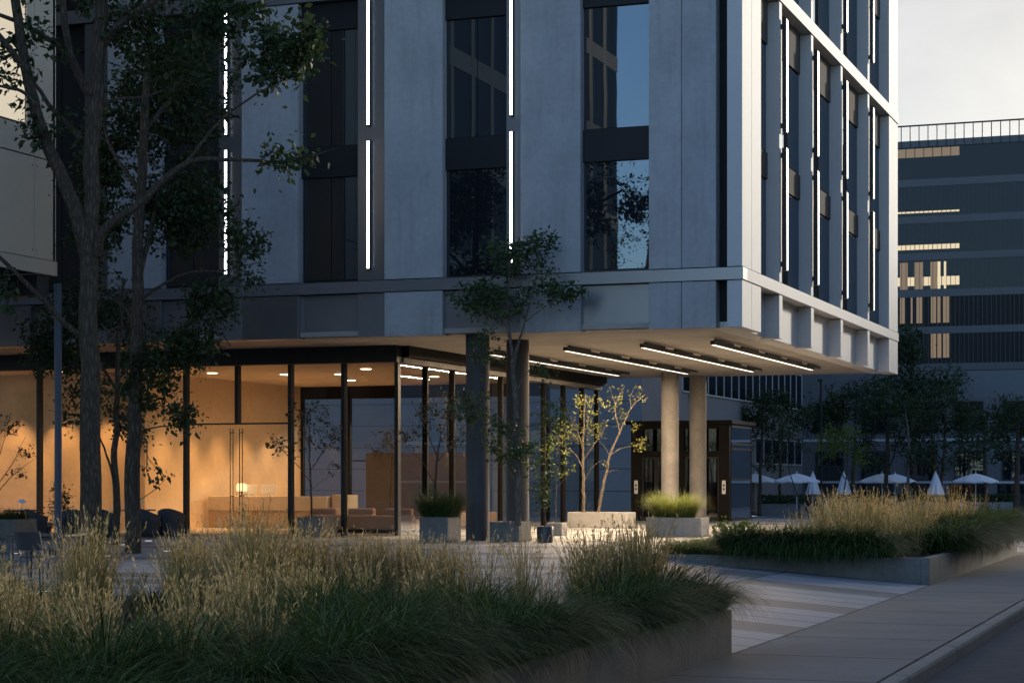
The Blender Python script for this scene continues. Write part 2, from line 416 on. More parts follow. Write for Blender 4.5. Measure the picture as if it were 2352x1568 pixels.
# side fins and their lights
FIN = [4.08, 8.13, 12.49, 17.07]
for fb in FIN:
    part(MB().box(-.50, 0, fb, fb+.38, ZR[0][0], ZR[0][1]), 'fin', M['panel'], bevel=.004)
    for z0, z1 in ZR[1:]:
        part(MB().box(-.50, 0, fb, fb+.30, z0, z1), 'fin', M['panel'], bevel=.004)
    for z0, z1 in ((7.0,10.2),(10.6,13.55),(15.0,18.3)):
        h = MB().box(.045, .155, fb+.14, fb+.30, z0, z1)
        for zz_ in (z0+.12, z1-.25): h.box(.001, .046, fb+.16, fb+.26, zz_, zz_+.12)
        h = part(h, 'strip_light', M['black'])
        part(MB().box(.157, .172, fb+.272, fb+.298, z0+.02, z1-.02), 'diffuser', M['finstrip'], h)
BAY = [(1.99,4.08)]+[(FIN[i]+.38, FIN[i+1]) for i in range(3)]+[(17.45,21.2)]
for b0, b1 in BAY:
    part(MB().box(-.50, -.38, b0+.001, b1-.001, SZ-.0, 6.37), 'recessed_panel', M['panel'])
    for zb, zt in ((6.70,13.975),(14.385,22)):
        w = part(MB().box(-.50, -.36, b0-.07, b1-.001, zb, zt), 'window', M['frame'])
        gl = MB(); 
        rows = ((6.78,9.30),(10.10,12.80)) if zb < 10 else ((14.5,17.2),(18.0,20.7))
        for z0, z1 in rows: gl.box(-.359, -.33, b0, b1-.10, z0, z1)
        part(gl, 'pane', M['glassside'], w)
        for z0, z1 in ((9.36,10.04),(12.86,13.97)) if zb < 10 else ((17.26,17.94),(20.8,21.9)):
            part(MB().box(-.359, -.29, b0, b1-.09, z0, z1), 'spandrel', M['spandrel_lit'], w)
        # slim jamb strip beside the glass, lit like the fins
        part(MB().box(-.359, -.27, b0-.06, b0-.002, zb, zt), 'jamb', M['panel'], w)
# columns
for a, b, m_ in ((-7.15,.85,'column_shade'),(-6.86,3.05,'column_shade'),(-7.30,19.6,'column'),(-6.99,22.2,'column')):
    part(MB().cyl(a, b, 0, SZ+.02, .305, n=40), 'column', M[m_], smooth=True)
# linear soffit lights
for a, b0, b1 in ((-8.60,5.6,17.8),(-6.10,4.75,17.5),(-3.75,4.2,17.0),(-1.70,3.75,16.6)):
    h = MB().box(a-.06, a+.06, b0, b1, 5.09, 5.19)
    n = 5
    for i in range(n): 
        bb = b0+.3+(b1-b0-1.0)*i/(n-1); h.box(a-.035, a+.035, bb, bb+1.9, 5.191, SZ-.03)
    h = part(h, 'linear_light', M['black'])
    part(MB().box(a-.04, a+.04, b0+.06, b1-.06, 5.078, 5.088), 'diffuser', M['linear'], h)
for a0, a1 in ((-3.5,-1.2), (-9.5,-7.0), (-14,-11.5)):   # rear trim blocks under the back edge
    pass
# lobby
part(MB().box(-40, -10.62, 3.60, 3.955, 4.815, SZ), 'fascia', M['black'])
part(MB().box(-10.90, -10.40, 3.96, 22.2, 4.97, SZ), 'fascia', M['bronze'])
part(MB().box(-10.90, -10.56, 3.96, 22.1, 4.815, 4.95), 'fascia_ledge', M['column'])
part(MB().box(-40, -10.92, 3.96, 22.2, 4.86, 5.27), 'lobby_ceiling', M['ceiling'])
part(MB().box(-40, -10.78, 3.96, 22.2, .0, .006), 'lobby_floor', M['lobbyfloor'])
part(MB().box(-20.55, -20.3, 6.6, 17.3, .006, 4.86), 'lobby_wall', M['plaster'])
part(MB().box(-40, -20.3, 6.45, 6.6, .006, 4.86), 'lobby_wall', M['plaster'])
part(MB().box(-16.4, -12.7, 14.2, 14.35, .006, 2.45), 'partition', M['wood'])
fm = [-10.77,-12.41,-14.07,-17.45,-19.11,-20.77,-22.43,-24.1,-25.8]
for a in fm: part(MB().box(a-.055, a+.055, 3.90, 4.10, .006, 4.815), 'mullion', M['black'])
part(MB().box(-15.77-.055, -15.77+.055, 3.90, 4.10, 3.19, 4.815), 'mullion', M['black'])
part(MB().box(-17.394, -14.126, 3.92, 4.08, 3.14, 3.188), 'transom', M['black'])
fs = sorted(fm)
for x0, x1 in zip(fs[:-1], fs[1:]):
    if abs(x0+17.45) < .01:
        for q0, q1 in ((x0+.06,-15.83),(-15.71,x1-.06)): part(MB().quad((q0,4.0,3.19),(q1,4.0,3.19),(q1,4.0,4.814),(q0,4.0,4.814)), 'glass_pane', M['glass'])
        continue
    part(MB().quad((x0+.055,4.0,.01),(x1-.055,4.0,.01),(x1-.055,4.0,4.814),(x0+.055,4.0,4.814)), 'glass_pane', M['glass'])
for q0, q1, hx in ((-17.39,-15.78,-15.92),(-15.76,-14.13,-15.62)):
    d = part(MB().quad((q0,3.98,.02),(q1,3.98,.02),(q1,3.98,3.13),(q0,3.98,3.13)), 'glass_door', M['glass'])
    h = MB()
    for dx in (-.045, .045):
        h.cyl(hx+dx, 3.90, .12, 3.02, .013, n=8)
    for zz_ in (.25, 1.08, 2.9): h.box(hx-.06, hx+.06, 3.89, 3.979, zz_, zz_+.02)
    part(h, 'handle', M['black'], d)
sb = [3.96+2.05*i for i in range(1, 9)]
for b in sb+[22.1]: part(MB().box(-10.86, -10.70, b-.05, b+.05, .006, 4.815), 'mullion', M['bronze'])
al = [4.03]+sb+[22.1]
for b0, b1 in zip(al[:-1], al[1:]):
    part(MB().quad((-10.78,b0+.05,.01),(-10.78,b1-.05,.01),(-10.78,b1-.05,4.814),(-10.78,b0+.05,4.814)), 'glass_pane', M['glass'])
# rear glazing of the lobby
part(MB().box(-20.3, -10.9, 17.1, 17.3, 4.42, 4.86), 'lintel', M['bronze'])
rm = [-20.25,-18.4,-16.5,-14.6,-12.7,-10.95]
for a in rm: part(MB().box(a-.05, a+.05, 17.12, 17.28, .006, 4.42), 'mullion', M['bronze'])
for x0, x1 in zip(rm[:-1], rm[1:]):
    part(MB().quad((x0+.05,17.2,.01),(x1-.05,17.2,.01),(x1-.05,17.2,4.42),(x0+.05,17.2,4.42)), 'glass_pane', M['glass'])
part(MB().box(-18.2, -12.5, 17.0, 17.02, 2.2, 2.24), 'glazing_bar', M['bronze'])
# downlights
for a, b in ((-16.9,9.2),(-15.2,9.6),(-18.6,7.6),(-13.2,7.2),(-13.0,12.0),(-16.5,13.2),(-22.5,5.3),(-25,5.3)):
    part(MB().cyl(a, b, 4.846, 4.858, .16, n=24), 'downlight', M['down'])

# ------------------------------------------------------------------ lamps
def lamp(kind, name, loc, energy, col, parent=OB, rot=(0,0,0), **kw):
    l = bpy.data.lights.new(name, kind); l.energy = energy; l.color = col
    for k, v in kw.items(): setattr(l, k, v)
    o = bpy.data.objects.new(name, l); o.location = loc; o.rotation_euler = rot; link(o, parent); return o
WARM = (1,.51,.19)
for b in (7.4, 9.2, 11.0, 12.8, 14.6, 16.3):
    lamp('SPOT', 'wall_washer', (-19.35, b, 4.80), 540, WARM, spot_size=math.radians(66), spot_blend=.6, shadow_soft_size=.06,
         rot=(0, math.radians(-4), 0))
for a in (-21.5, -23.2, -24.9, -26.6):
    lamp('SPOT', 'wall_washer', (a, 5.45, 4.80), 430, WARM, spot_size=math.radians(66), spot_blend=.6, shadow_soft_size=.06,
         rot=(math.radians(4), 0, 0))
for a, b in ((-16.9,9.2),(-15.2,9.6),(-13.2,7.2),(-18.6,7.6),(-13.0,12.0)):
    lamp('SPOT', 'ceiling_downlight', (a, b, 4.83), 110, (1,.56,.24), spot_size=math.radians(110), spot_blend=.6, shadow_soft_size=.1)
for a, b0, b1 in ((-8.60,5.6,17.8),(-6.10,4.75,17.5),(-3.75,4.2,17.0),(-1.70,3.75,16.6)):
    lamp('AREA', 'linear_lamp', (a, (b0+b1)/2, 5.07), 680, (1,.72,.45), shape='RECTANGLE', size=.09, size_y=b1-b0-.2)

# ------------------------------------------------------------------ sky, sun, camera
SUN_EL = math.radians(13); sa, sbv = .39, .92; SUN_AZ = math.atan2(sa, sbv)   # from +Y towards +X
w = bpy.data.worlds.new('World'); scene.world = w; w.use_nodes = True
nt = w.node_tree; bg = nt.nodes['Background']
sky = nt.nodes.new('ShaderNodeTexSky'); sky.sky_type = 'NISHITA'; sky.sun_disc = False
sky.sun_elevation = SUN_EL; sky.sun_rotation = SUN_AZ; sky.dust_density = 1.0; sky.air_density = 1.0; sky.ozone_density = 1.5
SUNDIR = (math.sin(SUN_AZ)*math.cos(SUN_EL), math.cos(SUN_AZ)*math.cos(SUN_EL), math.sin(SUN_EL))
tcw = nt.nodes.new('ShaderNodeTexCoord'); dp = nt.nodes.new('ShaderNodeVectorMath'); dp.operation = 'DOT_PRODUCT'
nt.links.new(tcw.outputs['Generated'], dp.inputs[0]); dp.inputs[1].default_value = SUNDIR
fsun = ramp(nt, mathn(nt, 'MULTIPLY_ADD', dp.outputs['Value'], .5, .5), .45, .95)      # 1 towards the sun
bw = nt.nodes.new('ShaderNodeRGBToBW'); nt.links.new(sky.outputs[0], bw.inputs[0])
hz = noise(nt, tcw.outputs['Generated'], 2.2, 4)                                         # thin high cloud
veil = mixc(nt, mathn(nt, 'MULTIPLY_ADD', hz, .2, .74), sky.outputs[0], mixc(nt, 1.0, bw.outputs[0], (.60,.565,.52), 'MULTIPLY'))
blue = mixc(nt, 1.0, sky.outputs[0], (1.5,1.72,2.12), 'MULTIPLY')
cl = ramp(nt, noise(nt, tcw.outputs['Generated'], 5.0, 6, .6, .8), .35, .7, (.90,.90,.91), (1.07,1.06,1.04))
nt.links.new(mixc(nt, 1.0, mixc(nt, fsun, blue, veil), cl, 'MULTIPLY'), bg.inputs[0]); bg.inputs[1].default_value = .145
sl = bpy.data.lights.new('sun', 'SUN'); sl.energy = 2.3; sl.angle = math.radians(5); sl.color = (1,.90,.74)
so = bpy.data.objects.new('sun', sl); link(so)
dv = Vector((math.sin(SUN_AZ)*math.cos(SUN_EL), math.cos(SUN_AZ)*math.cos(SUN_EL), math.sin(SUN_EL)))
so.rotation_euler = dv.to_track_quat('Z', 'Y').to_euler()
cam = bpy.data.cameras.new('camera'); co = bpy.data.objects.new('camera', cam); link(co)
co.location = (CX, CY, CZ); co.rotation_euler = (math.pi/2, 0, TH)
cam.sensor_width = 36; cam.lens = F/2352*36; cam.shift_y = (1098-784)/2352; cam.clip_end = 4000; cam.clip_start = .1
scene.camera = co
scene.view_settings.view_transform = 'Standard'; scene.view_settings.look = 'None'; scene.view_settings.exposure = .45; scene.view_settings.gamma = 1
cy = scene.cycles
cy.use_denoising = True
try: cy.denoiser = 'OPENIMAGEDENOISE'
except Exception: pass
cy.max_bounces = 8; cy.diffuse_bounces = 4; cy.glossy_bounces = 4; cy.transmission_bounces = 6; cy.transparent_max_bounces = 16
cy.caustics_reflective = False; cy.caustics_refractive = False; cy.sample_clamp_indirect = 4.0

# ------------------------------------------------------------------ trees
class Skel:
    def __init__(s): s.p = []; s.d = []; s.r = []; s.chains = []
    def chain(s, pts, rad):
        pts = [Vector(p) for p in pts]
        s.chains.append((pts, list(rad)))
        for i, p in enumerate(pts):
            t = (pts[min(i+1, len(pts)-1)]-pts[max(i-1, 0)]).normalized()
            s.p.append(p); s.d.append(t); s.r.append(rad[i])
def smooth_path(pts, rad, rng, k=4, wob=.02):
    """Catmull-Rom through the control points"""
    P = [Vector(p) for p in pts]; out = []; ro = []
    Q = [P[0]*2-P[1]]+P+[P[-1]*2-P[-2]]
    for i in range(len(P)-1):
        p0, p1, p2, p3 = Q[i:i+4]; L = (p2-p1).length
        for j in range(k):
            t = j/k
            v = .5*((2*p1)+(p2-p0)*t+(2*p0-5*p1+4*p2-p3)*t*t+(3*p1-p0-3*p2+p3)*t**3)
            if j: v += Vector((rng.uniform(-1,1), rng.uniform(-1,1), rng.uniform(-1,1)))*wob*L
            out.append(v); ro.append(rad[i]+(rad[i+1]-rad[i])*t)
    out.append(P[-1]); ro.append(rad[-1]); return out, ro
def leaves_np(pos, dirs, size, rng, droop=.35):
    n = len(pos)
    d = dirs/np.maximum(np.linalg.norm(dirs, axis=1, keepdims=True), 1e-6)
    d = d+rng.normal(0, .55, (n, 3)); d[:, 2] -= droop
    d /= np.linalg.norm(d, axis=1, keepdims=True)
    u = np.cross(d, rng.normal(0, 1, (n, 3))+np.array([0, 0, 1.2])); u /= np.maximum(np.linalg.norm(u, axis=1, keepdims=True), 1e-6)
    nn = np.cross(u, d)
    L = (size*rng.uniform(.5, 1.5, n))[:, None]; W = L*rng.uniform(.24, .36, (n, 1))
    fold = L*.10
    v0 = pos; v1 = pos+d*L*.42+u*W+nn*fold; v2 = pos+d*L-nn*fold*.8; v3 = pos+d*L*.42-u*W+nn*fold
    V = np.stack([v0, v1, v2, v3], 1).reshape(-1, 3)
    Fq = np.arange(4*n).reshape(n, 4); return V, Fq
def tree(name, label, cat, base, limbs, blobs, leaf, bark, seed, leafsize=.09, per=16, twig=.008, group=None, spread=.16, lo=0, crownname='crown'):
    """limbs: list of (points, radii) in world space; blobs: (centre, (rx,ry,rz), tips)"""
    rng = random.Random(seed); nr = np.random.default_rng(seed)
    root = thing(name, label, cat, base, 0, group); off = Vector(base)
    sk = Skel()
    for pts, rad in limbs:
        p, r = smooth_path([Vector(q)-off for q in pts], rad, rng)
        sk.chain(p, r)
    mb = MB(); lp = []; ld = []
    tips = []
    for c, rr, n in blobs:
        c = Vector(c)-off
        for _ in range(n):
            while True:
                v = Vector((rng.uniform(-1,1), rng.uniform(-1,1), rng.uniform(-1,1)))
                if v.length <= 1: break
            v = v*(.55+.45*rng.random())
            tips.append(c+Vector((v.x*rr[0], v.y*rr[1], v.z*rr[2])))
    P = np.array([list(p) for p in sk.p]); 
    okl = P[:, 2] > lo
    tips.sort(key=lambda t: min((t-q).length for q in sk.p[::3]))
    pl = [tuple(p) for p in sk.p]; 
    arr = np.zeros((len(pl)+len(tips)*5, 3)); arr[:len(pl)] = P; cnt = len(pl)
    for t in tips:
        dd = arr[:cnt]-np.array(t); d2 = (dd**2).sum(1)
        d2 = d2+np.where(arr[:cnt, 2] > t.z, (arr[:cnt, 2]-t.z)*.8, 0)     # branches rise
        if lo: d2 = np.where(arr[:cnt, 2] < lo, d2+9, d2)
        i = int(d2.argmin()); p0 = Vector(arr[i]); L = (t-p0).length
        if L < .03: continue
        dr = sk.d[i]; pr = sk.r[i]
        ini = ((t-p0).normalized()*.7+dr*.4+Vector((0,0,.25))).normalized()
        m1 = p0+ini*L*.35; m2 = p0.lerp(t, .7)+Vector((rng.gauss(0,.05), rng.gauss(0,.05), rng.gauss(0.02,.04)))*L
        r0 = min(pr*.7, twig*(1+1.6*L)); pts, rad = smooth_path([p0, m1, m2, t], [r0, r0*.75, r0*.5, twig*.35], rng, 2, .03)
        sk.chain(pts, rad)
        for q in pts[1::1][:5]:
            if cnt < len(arr): arr[cnt] = q; cnt += 1
        # keep the node list and array aligned
        extra = len(sk.p)-cnt
        if extra > 0:
            del sk.p[len(sk.p)-len(pts):], sk.d[len(sk.d)-len(pts):], sk.r[len(sk.r)-len(pts):]
            for q_i in range(1, min(6, len(pts))):
                sk.p.append(pts[q_i]); tt = (pts[min(q_i+1, len(pts)-1)]-pts[q_i-1]).normalized(); sk.d.append(tt); sk.r.append(rad[q_i])
        n = max(2, int(per*rng.uniform(.5, 1.5)))
        for _ in range(n):
            f = rng.uniform(.45, 1.0)*(len(pts)-1); k = min(int(f), len(pts)-2)
            q = pts[k].lerp(pts[k+1], f-k)+Vector((rng.gauss(0,1), rng.gauss(0,1), rng.gauss(0,1)))*spread*rng.random()
            lp.append(q); ld.append(pts[k+1]-pts[k])
    wood = MB()
    for pts, rad in sk.chains:
        mx = max(rad); wood.tube(pts, rad, 14 if mx > .1 else 7 if mx > .03 else 4, cap=mx > .03)
    wood.build('trunk', bark, root, smooth=True)
    if lp:
        V, Fq = leaves_np(np.array([list(q) for q in lp]), np.array([list(q) for q in ld]), leafsize, nr)
        np_mesh(crownname, V, Fq, [leaf], root)
    return root
def pp(Y, *pts, dy=0):
    return [at(x, y, Y+dy) for x, y in pts]
def br(Y, pts, r0, r1, dy0=0, dy1=0):
    n = len(pts)
    return ([at(x, y, Y+dy0+(dy1-dy0)*i/(n-1)) for i, (x, y) in enumerate(pts)], [r0+(r1-r0)*i/(n-1) for i in range(n)])
def blob(px, py, Y, rx, ry, n, rd=None):
    k = Y/F; c = at(px, py, Y); return (c, (rx*k, rd if rd else rx*k*.8, ry*k), n)

# big tree by the left edge, its crown mostly above the frame
Y = 37.5; b0 = gnd(210, 1291)
T1 = tree('large_tree', 'tallest dark tree at the left, thick rough trunk forking into heavy bare limbs', 'tree', b0,
  [br(Y, [(210,1295),(209,1150),(208,900),(205,650),(206,500),(214,300),(226,110),(238,-60),(245,-220)], .225, .10),
   br(Y, [(203,600),(178,500),(140,400),(108,330),(82,255),(58,150),(38,20),(20,-120)], .15, .08, 0, -1.2),
   br(Y, [(222,585),(238,530),(275,500),(325,465),(375,415),(420,380),(470,365),(560,368),(640,372),(700,362),(765,342)], .10, .008, -.1, -1.8),
   br(Y, [(425,378),(470,320),(520,265),(580,222),(640,190),(700,168)], .035, .008, -1.0, -1.4),
   br(Y, [(204,215),(180,170),(160,120),(148,50),(140,-40)], .09, .06, -.1, -.8),
   br(Y, [(165,130),(120,95),(60,60),(0,35),(-60,20)], .06, .03, -.3, -1.2),
   br(Y, [(234,105),(265,65),(310,30),(360,0),(420,-40)], .09, .04, 0, -.8),
   br(Y, [(188,322),(160,290),(120,250),(85,200),(60,165)], .06, .03, .1, .8),
   br(Y, [(190,772),(150,745),(110,700),(60,650),(0,592),(-60,540)], .055, .035, -.1, -1.4),
   br(Y, [(222,270),(240,240),(270,228),(330,222),(400,200),(470,190)], .045, .01, 0, .8),
   br(Y, [(80,240),(50,210),(10,200),(-40,190)], .04, .02, -1, -1.4),
   br(Y, [(60,160),(20,110),(-20,60)], .07, .05, -1.1, -1.6)],
  [blob(640,130,Y-1.2,110,90,85), blob(520,40,Y-.6,130,70,55), blob(330,60,Y+.3,150,110,70), blob(60,130,Y-.8,110,120,26),
   blob(660,365,Y-1.6,90,28,16), blob(710,90,Y-1.4,60,80,30), blob(90,290,Y-.6,80,70,16), blob(390,150,Y+.6,140,90,45), blob(20,680,Y-1.2,40,60,6), blob(250,-60,Y,330,90,60)],
  M['leaf'], M['bark'], 11, leafsize=.13, per=15, twig=.009, spread=.2, lo=4)
Y = 41.9
T2 = tree('leafy_tree', 'dark leafy tree just right of the tallest one, second thickest trunk', 'tree', gnd(305, 1271),
  [br(Y, [(305,1275),(303,1100),(308,950),(312,800),(316,640),(322,480),(330,320),(340,160),(352,0)], .18, .07),
   br(Y, [(318,640),(345,540),(360,470),(395,430),(440,400)], .07, .02, 0, .8),
   br(Y, [(310,760),(290,710),(262,690)], .05, .02, 0, .5),
   br(Y, [(325,445),(280,380),(250,330),(235,260)], .06, .02, 0, 1),
   br(Y, [(330,300),(390,230),(430,150),(450,60)], .06, .02, 0, .6),
   br(Y, [(318,880),(370,830),(420,790),(480,760)], .035, .01, 0, -.6),
   br(Y, [(320,690),(380,650),(440,625),(520,620),(600,600)], .04, .008, 0, -.8),
   br(Y, [(305,1010),(340,985),(400,975),(450,965)], .03, .008, 0, -.6),
   br(Y, [(306,970),(270,950),(238,930)], .03, .01, 0, -.8),
   br(Y, [(316,1150),(340,1135),(362,1118),(380,1100)], .012, .004, 0, -.4)],
  [blob(390,230,Y+1.2,200,200,460), blob(420,480,Y+.6,150,120,300), blob(230,430,Y+1.5,90,260,230), blob(560,560,Y-.6,80,60,34),
   blob(480,700,Y-.3,90,70,75), blob(430,800,Y-.4,90,60,85), blob(340,870,Y,90,100,75), blob(410,960,Y-.6,50,40,22), blob(370,1105,Y-.4,22,18,3), blob(560,640,Y-.7,60,30,10)],
  M['leaf'], M['bark'], 22, leafsize=.105, per=18, twig=.008, spread=.2, lo=2)
Y = 47.4
T3 = tree('slender_tree', 'thin tree between the two big trunks, low foliage over the lobby front', 'tree', gnd(266, 1250),
  [br(Y, [(266,1254),(268,1140),(262,1050),(268,980),(270,880),(275,760),(285,640)], .10, .04),
   br(Y, [(268,1130),(250,1060),(228,1000),(205,960)], .035, .01, 0, -.5),
   br(Y, [(270,900),(230,840),(170,800),(110,780)], .04, .012, 0, -.6),
   br(Y, [(272,870),(300,840),(330,800)], .04, .012, 0, .4)],
  [blob(130,790,Y-.4,110,90,150), blob(210,700,Y+.4,140,90,130), blob(200,900,Y-.3,70,90,60), blob(300,950,Y+.3,60,110,50), blob(150,960,Y-.6,30,30,10), blob(320,760,Y+.3,80,90,50)],
  M['leaf'], M['bark'], 33, leafsize=.10, per=17, twig=.007, spread=.2, lo=1.5)
# young tree in front of the pair of columns
Y = 48.3
T4 = tree('young_tree', 'slim pale-stemmed tree in front of the two near columns, crown over the facade', 'tree', (at(1190,1205,Y)),
  [br(Y, [(1190,1206),(1192,1100),(1188,1000),(1183,900),(1178,850)], .085, .06),
   br(Y, [(1180,870),(1172,780),(1165,700),(1172,620),(1180,540)], .05, .012, 0, .3),
   br(Y, [(1178,850),(1190,790),(1210,720),(1225,660),(1240,590)], .045, .01, 0, -.4),
   br(Y, [(1207,740),(1250,705),(1290,680),(1330,655)], .02, .006, -.2, -.6),
   br(Y, [(1170,760),(1130,710),(1085,690),(1045,668)], .022, .006, .1, .5),
   br(Y, [(1188,1010),(1140,950),(1085,920),(1060,900)], .02, .006, 0, -.4),
   br(Y, [(1190,1060),(1240,1010),(1290,980)], .02, .006, 0, -.3),
   br(Y, [(1190,1120),(1160,1060),(1120,1030)], .018, .006, 0, -.3),
   br(Y, [(1184,900),(1215,850),(1260,820)], .018, .006, 0, .3)],
  [blob(1180,590,Y,90,55,70), blob(1245,560,Y-.3,45,45,30), blob(1090,680,Y+.3,70,50,60), blob(1300,670,Y-.6,55,30,34), blob(1160,690,Y,100,60,60),
   blob(1110,800,Y,55,60,22), blob(1255,650,Y-.3,50,50,20), blob(1080,935,Y-.3,80,45,34), blob(1160,1010,Y-.3,90,70,45), blob(1270,960,Y-.3,60,70,28), blob(1215,1060,Y,70,60,26), blob(1260,850,Y+.2,30,20,6)],
  M['leafyoung'], M['barkpale'], 44, leafsize=.10, per=13, twig=.006, spread=.15, lo=1.2)

# ------------------------------------------------------------------ planters
def planter(name, label, px0, px1, yb, yt, depth, m=M['planter'], group=None, cat='planter', off=0.0):
    Y = F*CZ/(yb-1098); bpl = at((px0+px1)/2, yb, Y)[1]
    a0 = onb(px0, bpl)[0]; a1 = onb(px1, bpl)[0]; h = (yb-yt)/F*Y; wd = (a1-a0)/2
    root = thing(name, label, cat, ((a0+a1)/2, bpl+depth/2, 0), 0, group)
    t = .05; mb = MB(); d = depth/2
    mb.box(-wd, wd, -d, -d+t, 0, h); mb.box(-wd, wd, d-t, d, 0, h); mb.box(-wd, -wd+t, -d+t, d-t, 0, h); mb.box(wd-t, wd, -d+t, d-t, 0, h)
    mb.build('box', m, root, bevel=.012)
    MB().box(-wd+t, wd-t, -d+t, d-t, h-.14, h-.05).build('soil', M['soil'], root)
    return root, ((a0+a1)/2, bpl+depth/2, h-.05), wd
pl_lobby, c_lobby, _ = planter('concrete_planter', 'square concrete planter in front of the lobby glass beside the doors', 681, 742, 1232, 1187, .95, M['planted'])  # darker concrete puts the shade of the front boxes into their colour
pl_grass, c_grass, _ = planter('concrete_planter', 'square concrete planter with overhanging dark grass beside the near column', 963, 1028, 1246, 1187, .9, M['planted'])
pl_tree, c_tree, _ = planter('concrete_planter', 'square concrete planter holding the slim tree right of the near column', 1124, 1192, 1244, 1198, .9, M['planted'])
pl_warm, c_warm, w_warm = planter('concrete_planter', 'long pale concrete planter with two bare-stemmed yellow trees', 1303, 1440, 1212, 1176, 1.0)
pl_fresh, c_fresh, w_fresh = planter('concrete_planter', 'long pale concrete planter topped with bright green grass by far columns', 1484, 1610, 1232, 1188, .9)
pl_small, c_small, _ = planter('concrete_planter', 'small pale concrete box planter behind the dark round pot', 1256, 1290, 1230, 1200, .5)
pl_left, c_left, _ = planter('concrete_planter', 'shaded concrete planter with shrub and sapling at the left edge', -30, 37, 1246, 1192, .9, M['planted'])
p = gnd(1252, 1245); rt = thing('round_pot', 'small dark round pot with a thin shrub behind the right column', 'pot', (p[0], p[1], 0))
MB().lathe([(.17,0),(.20,.02),(.215,.38),(.20,.40),(.185,.40),(.18,.32)], 28).build('pot', M['darkmetal'], rt, smooth=True)
MB().cyl(0, 0, .33, .345, .178).build('soil', M['soil'], rt)
c_pot = (p[0], p[1], .35)

def small_tree(name, label, base, Y, pts_limbs, blobs, leaf, bark, seed, per=9, ls=.075, cat='tree', **kw):
    return tree(name, label, cat, base, pts_limbs, blobs, leaf, bark, seed, leafsize=ls, per=per, twig=.0045, spread=.10, **kw)
Y = dist(c_lobby)
small_tree('sapling', 'sparse sapling in the planter beside the lobby doors', at(716,1190,Y), Y,
  [br(Y, [(716,1194),(714,1130),(712,1070),(710,1010),(712,940)], .035, .01),
   br(Y, [(714,1110),(690,1075),(655,1040),(625,1005)], .016, .004, 0, -.4),
   br(Y, [(713,1080),(740,1040),(765,1010),(785,975)], .016, .004, 0, .3),
   br(Y, [(711,1030),(695,985),(680,950)], .012, .004, 0, .3), br(Y, [(713,1125),(745,1100),(772,1090)], .010, .003, 0, -.2)],
  [blob(715,960,Y,75,50,46), blob(645,1020,Y-.3,50,32,22), blob(770,1000,Y+.2,45,50,24), blob(700,1020,Y,60,40,18), blob(770,1070,Y,30,30,8)], M['leafdry'], M['bark'], 51, lo=.7)
Y = dist(c_grass)
small_tree('sapling', 'dark multi-stemmed sapling rising from the planter with overhanging grass', at(996,1190,Y), Y,
  [br(Y, [(996,1194),(1000,1120),(1005,1050),(1012,1000)], .04, .018), br(Y, [(1005,1050),(985,1000),(965,960),(950,930)], .02, .005, 0, .3),
   br(Y, [(1012,1000),(1030,950),(1050,910)], .016, .005, 0, -.3), br(Y, [(998,1110),(970,1060),(935,1030)], .014, .004, 0, -.3), br(Y, [(1004,1060),(1040,1020),(1060,1000)], .014, .004)],
  [blob(1000,950,Y,80,50,44), blob(945,1000,Y-.2,45,50,20), blob(1055,930,Y-.2,50,40,24), blob(1050,1010,Y,40,40,14)], M['leafdry'], M['bark'], 52, lo=.8)
Y = dist(c_pot)
small_tree('potted_shrub', 'thin loose shrub growing in the dark round pot', (c_pot[0], c_pot[1], .33), Y,
  [br(Y, [(1252,1213),(1250,1170),(1246,1120),(1244,1080)], .018, .006), br(Y, [(1251,1190),(1262,1150),(1272,1110)], .01, .004)],
  [blob(1248,1130,Y,40,45,46), blob(1262,1090,Y,30,30,18)], M['leafyoung'], M['bark'], 53, cat='shrub', per=9)
Y = dist(c_small)
small_tree('sapling', 'slim yellowish sapling in the small box planter near lobby corner', at(1274,1203,Y), Y,
  [br(Y, [(1274,1206),(1277,1140),(1276,1080),(1282,1030)], .02, .006), br(Y, [(1277,1090),(1262,1060),(1250,1030)], .008, .003), br(Y, [(1277,1120),(1300,1095),(1318,1080)], .008, .003)],
  [blob(1275,1030,Y,40,45,22), blob(1295,1080,Y,30,30,8)], M['leaflime'], M['barkpale'], 54, lo=.5, per=7)
Y = dist(c_warm)
small_tree('yellow_tree', 'upright thin yellow-leaved tree at left end of the long pale planter', at(1340,1179,Y), Y,
  [br(Y, [(1341,1182),(1340,1110),(1339,1060),(1340,1000),(1343,940),(1345,905)], .06, .012),
   br(Y, [(1339,1075),(1318,1040),(1290,1020),(1270,1000)], .02, .005, 0, -.3), br(Y, [(1340,1040),(1330,1000),(1312,960),(1300,935)], .02, .005, 0, .3),
   br(Y, [(1340,1055),(1365,1020),(1385,990),(1395,965)], .022, .005, 0, -.3), br(Y, [(1341,1000),(1352,960),(1362,925)], .016, .004),
   br(Y, [(1341,1105),(1355,1080),(1372,1062),(1390,1055)], .014, .004, 0, -.2)],
  [blob(1345,930,Y,45,40,50), blob(1295,985,Y-.2,38,45,34), blob(1375,985,Y-.2,40,35,30), blob(1330,1000,Y,50,40,30), blob(1275,1010,Y-.2,25,25,10), blob(1385,1060,Y-.2,18,15,5)], M['leafyellow'], M['barkpale'], 55, lo=1.0, per=5, ls=.072)
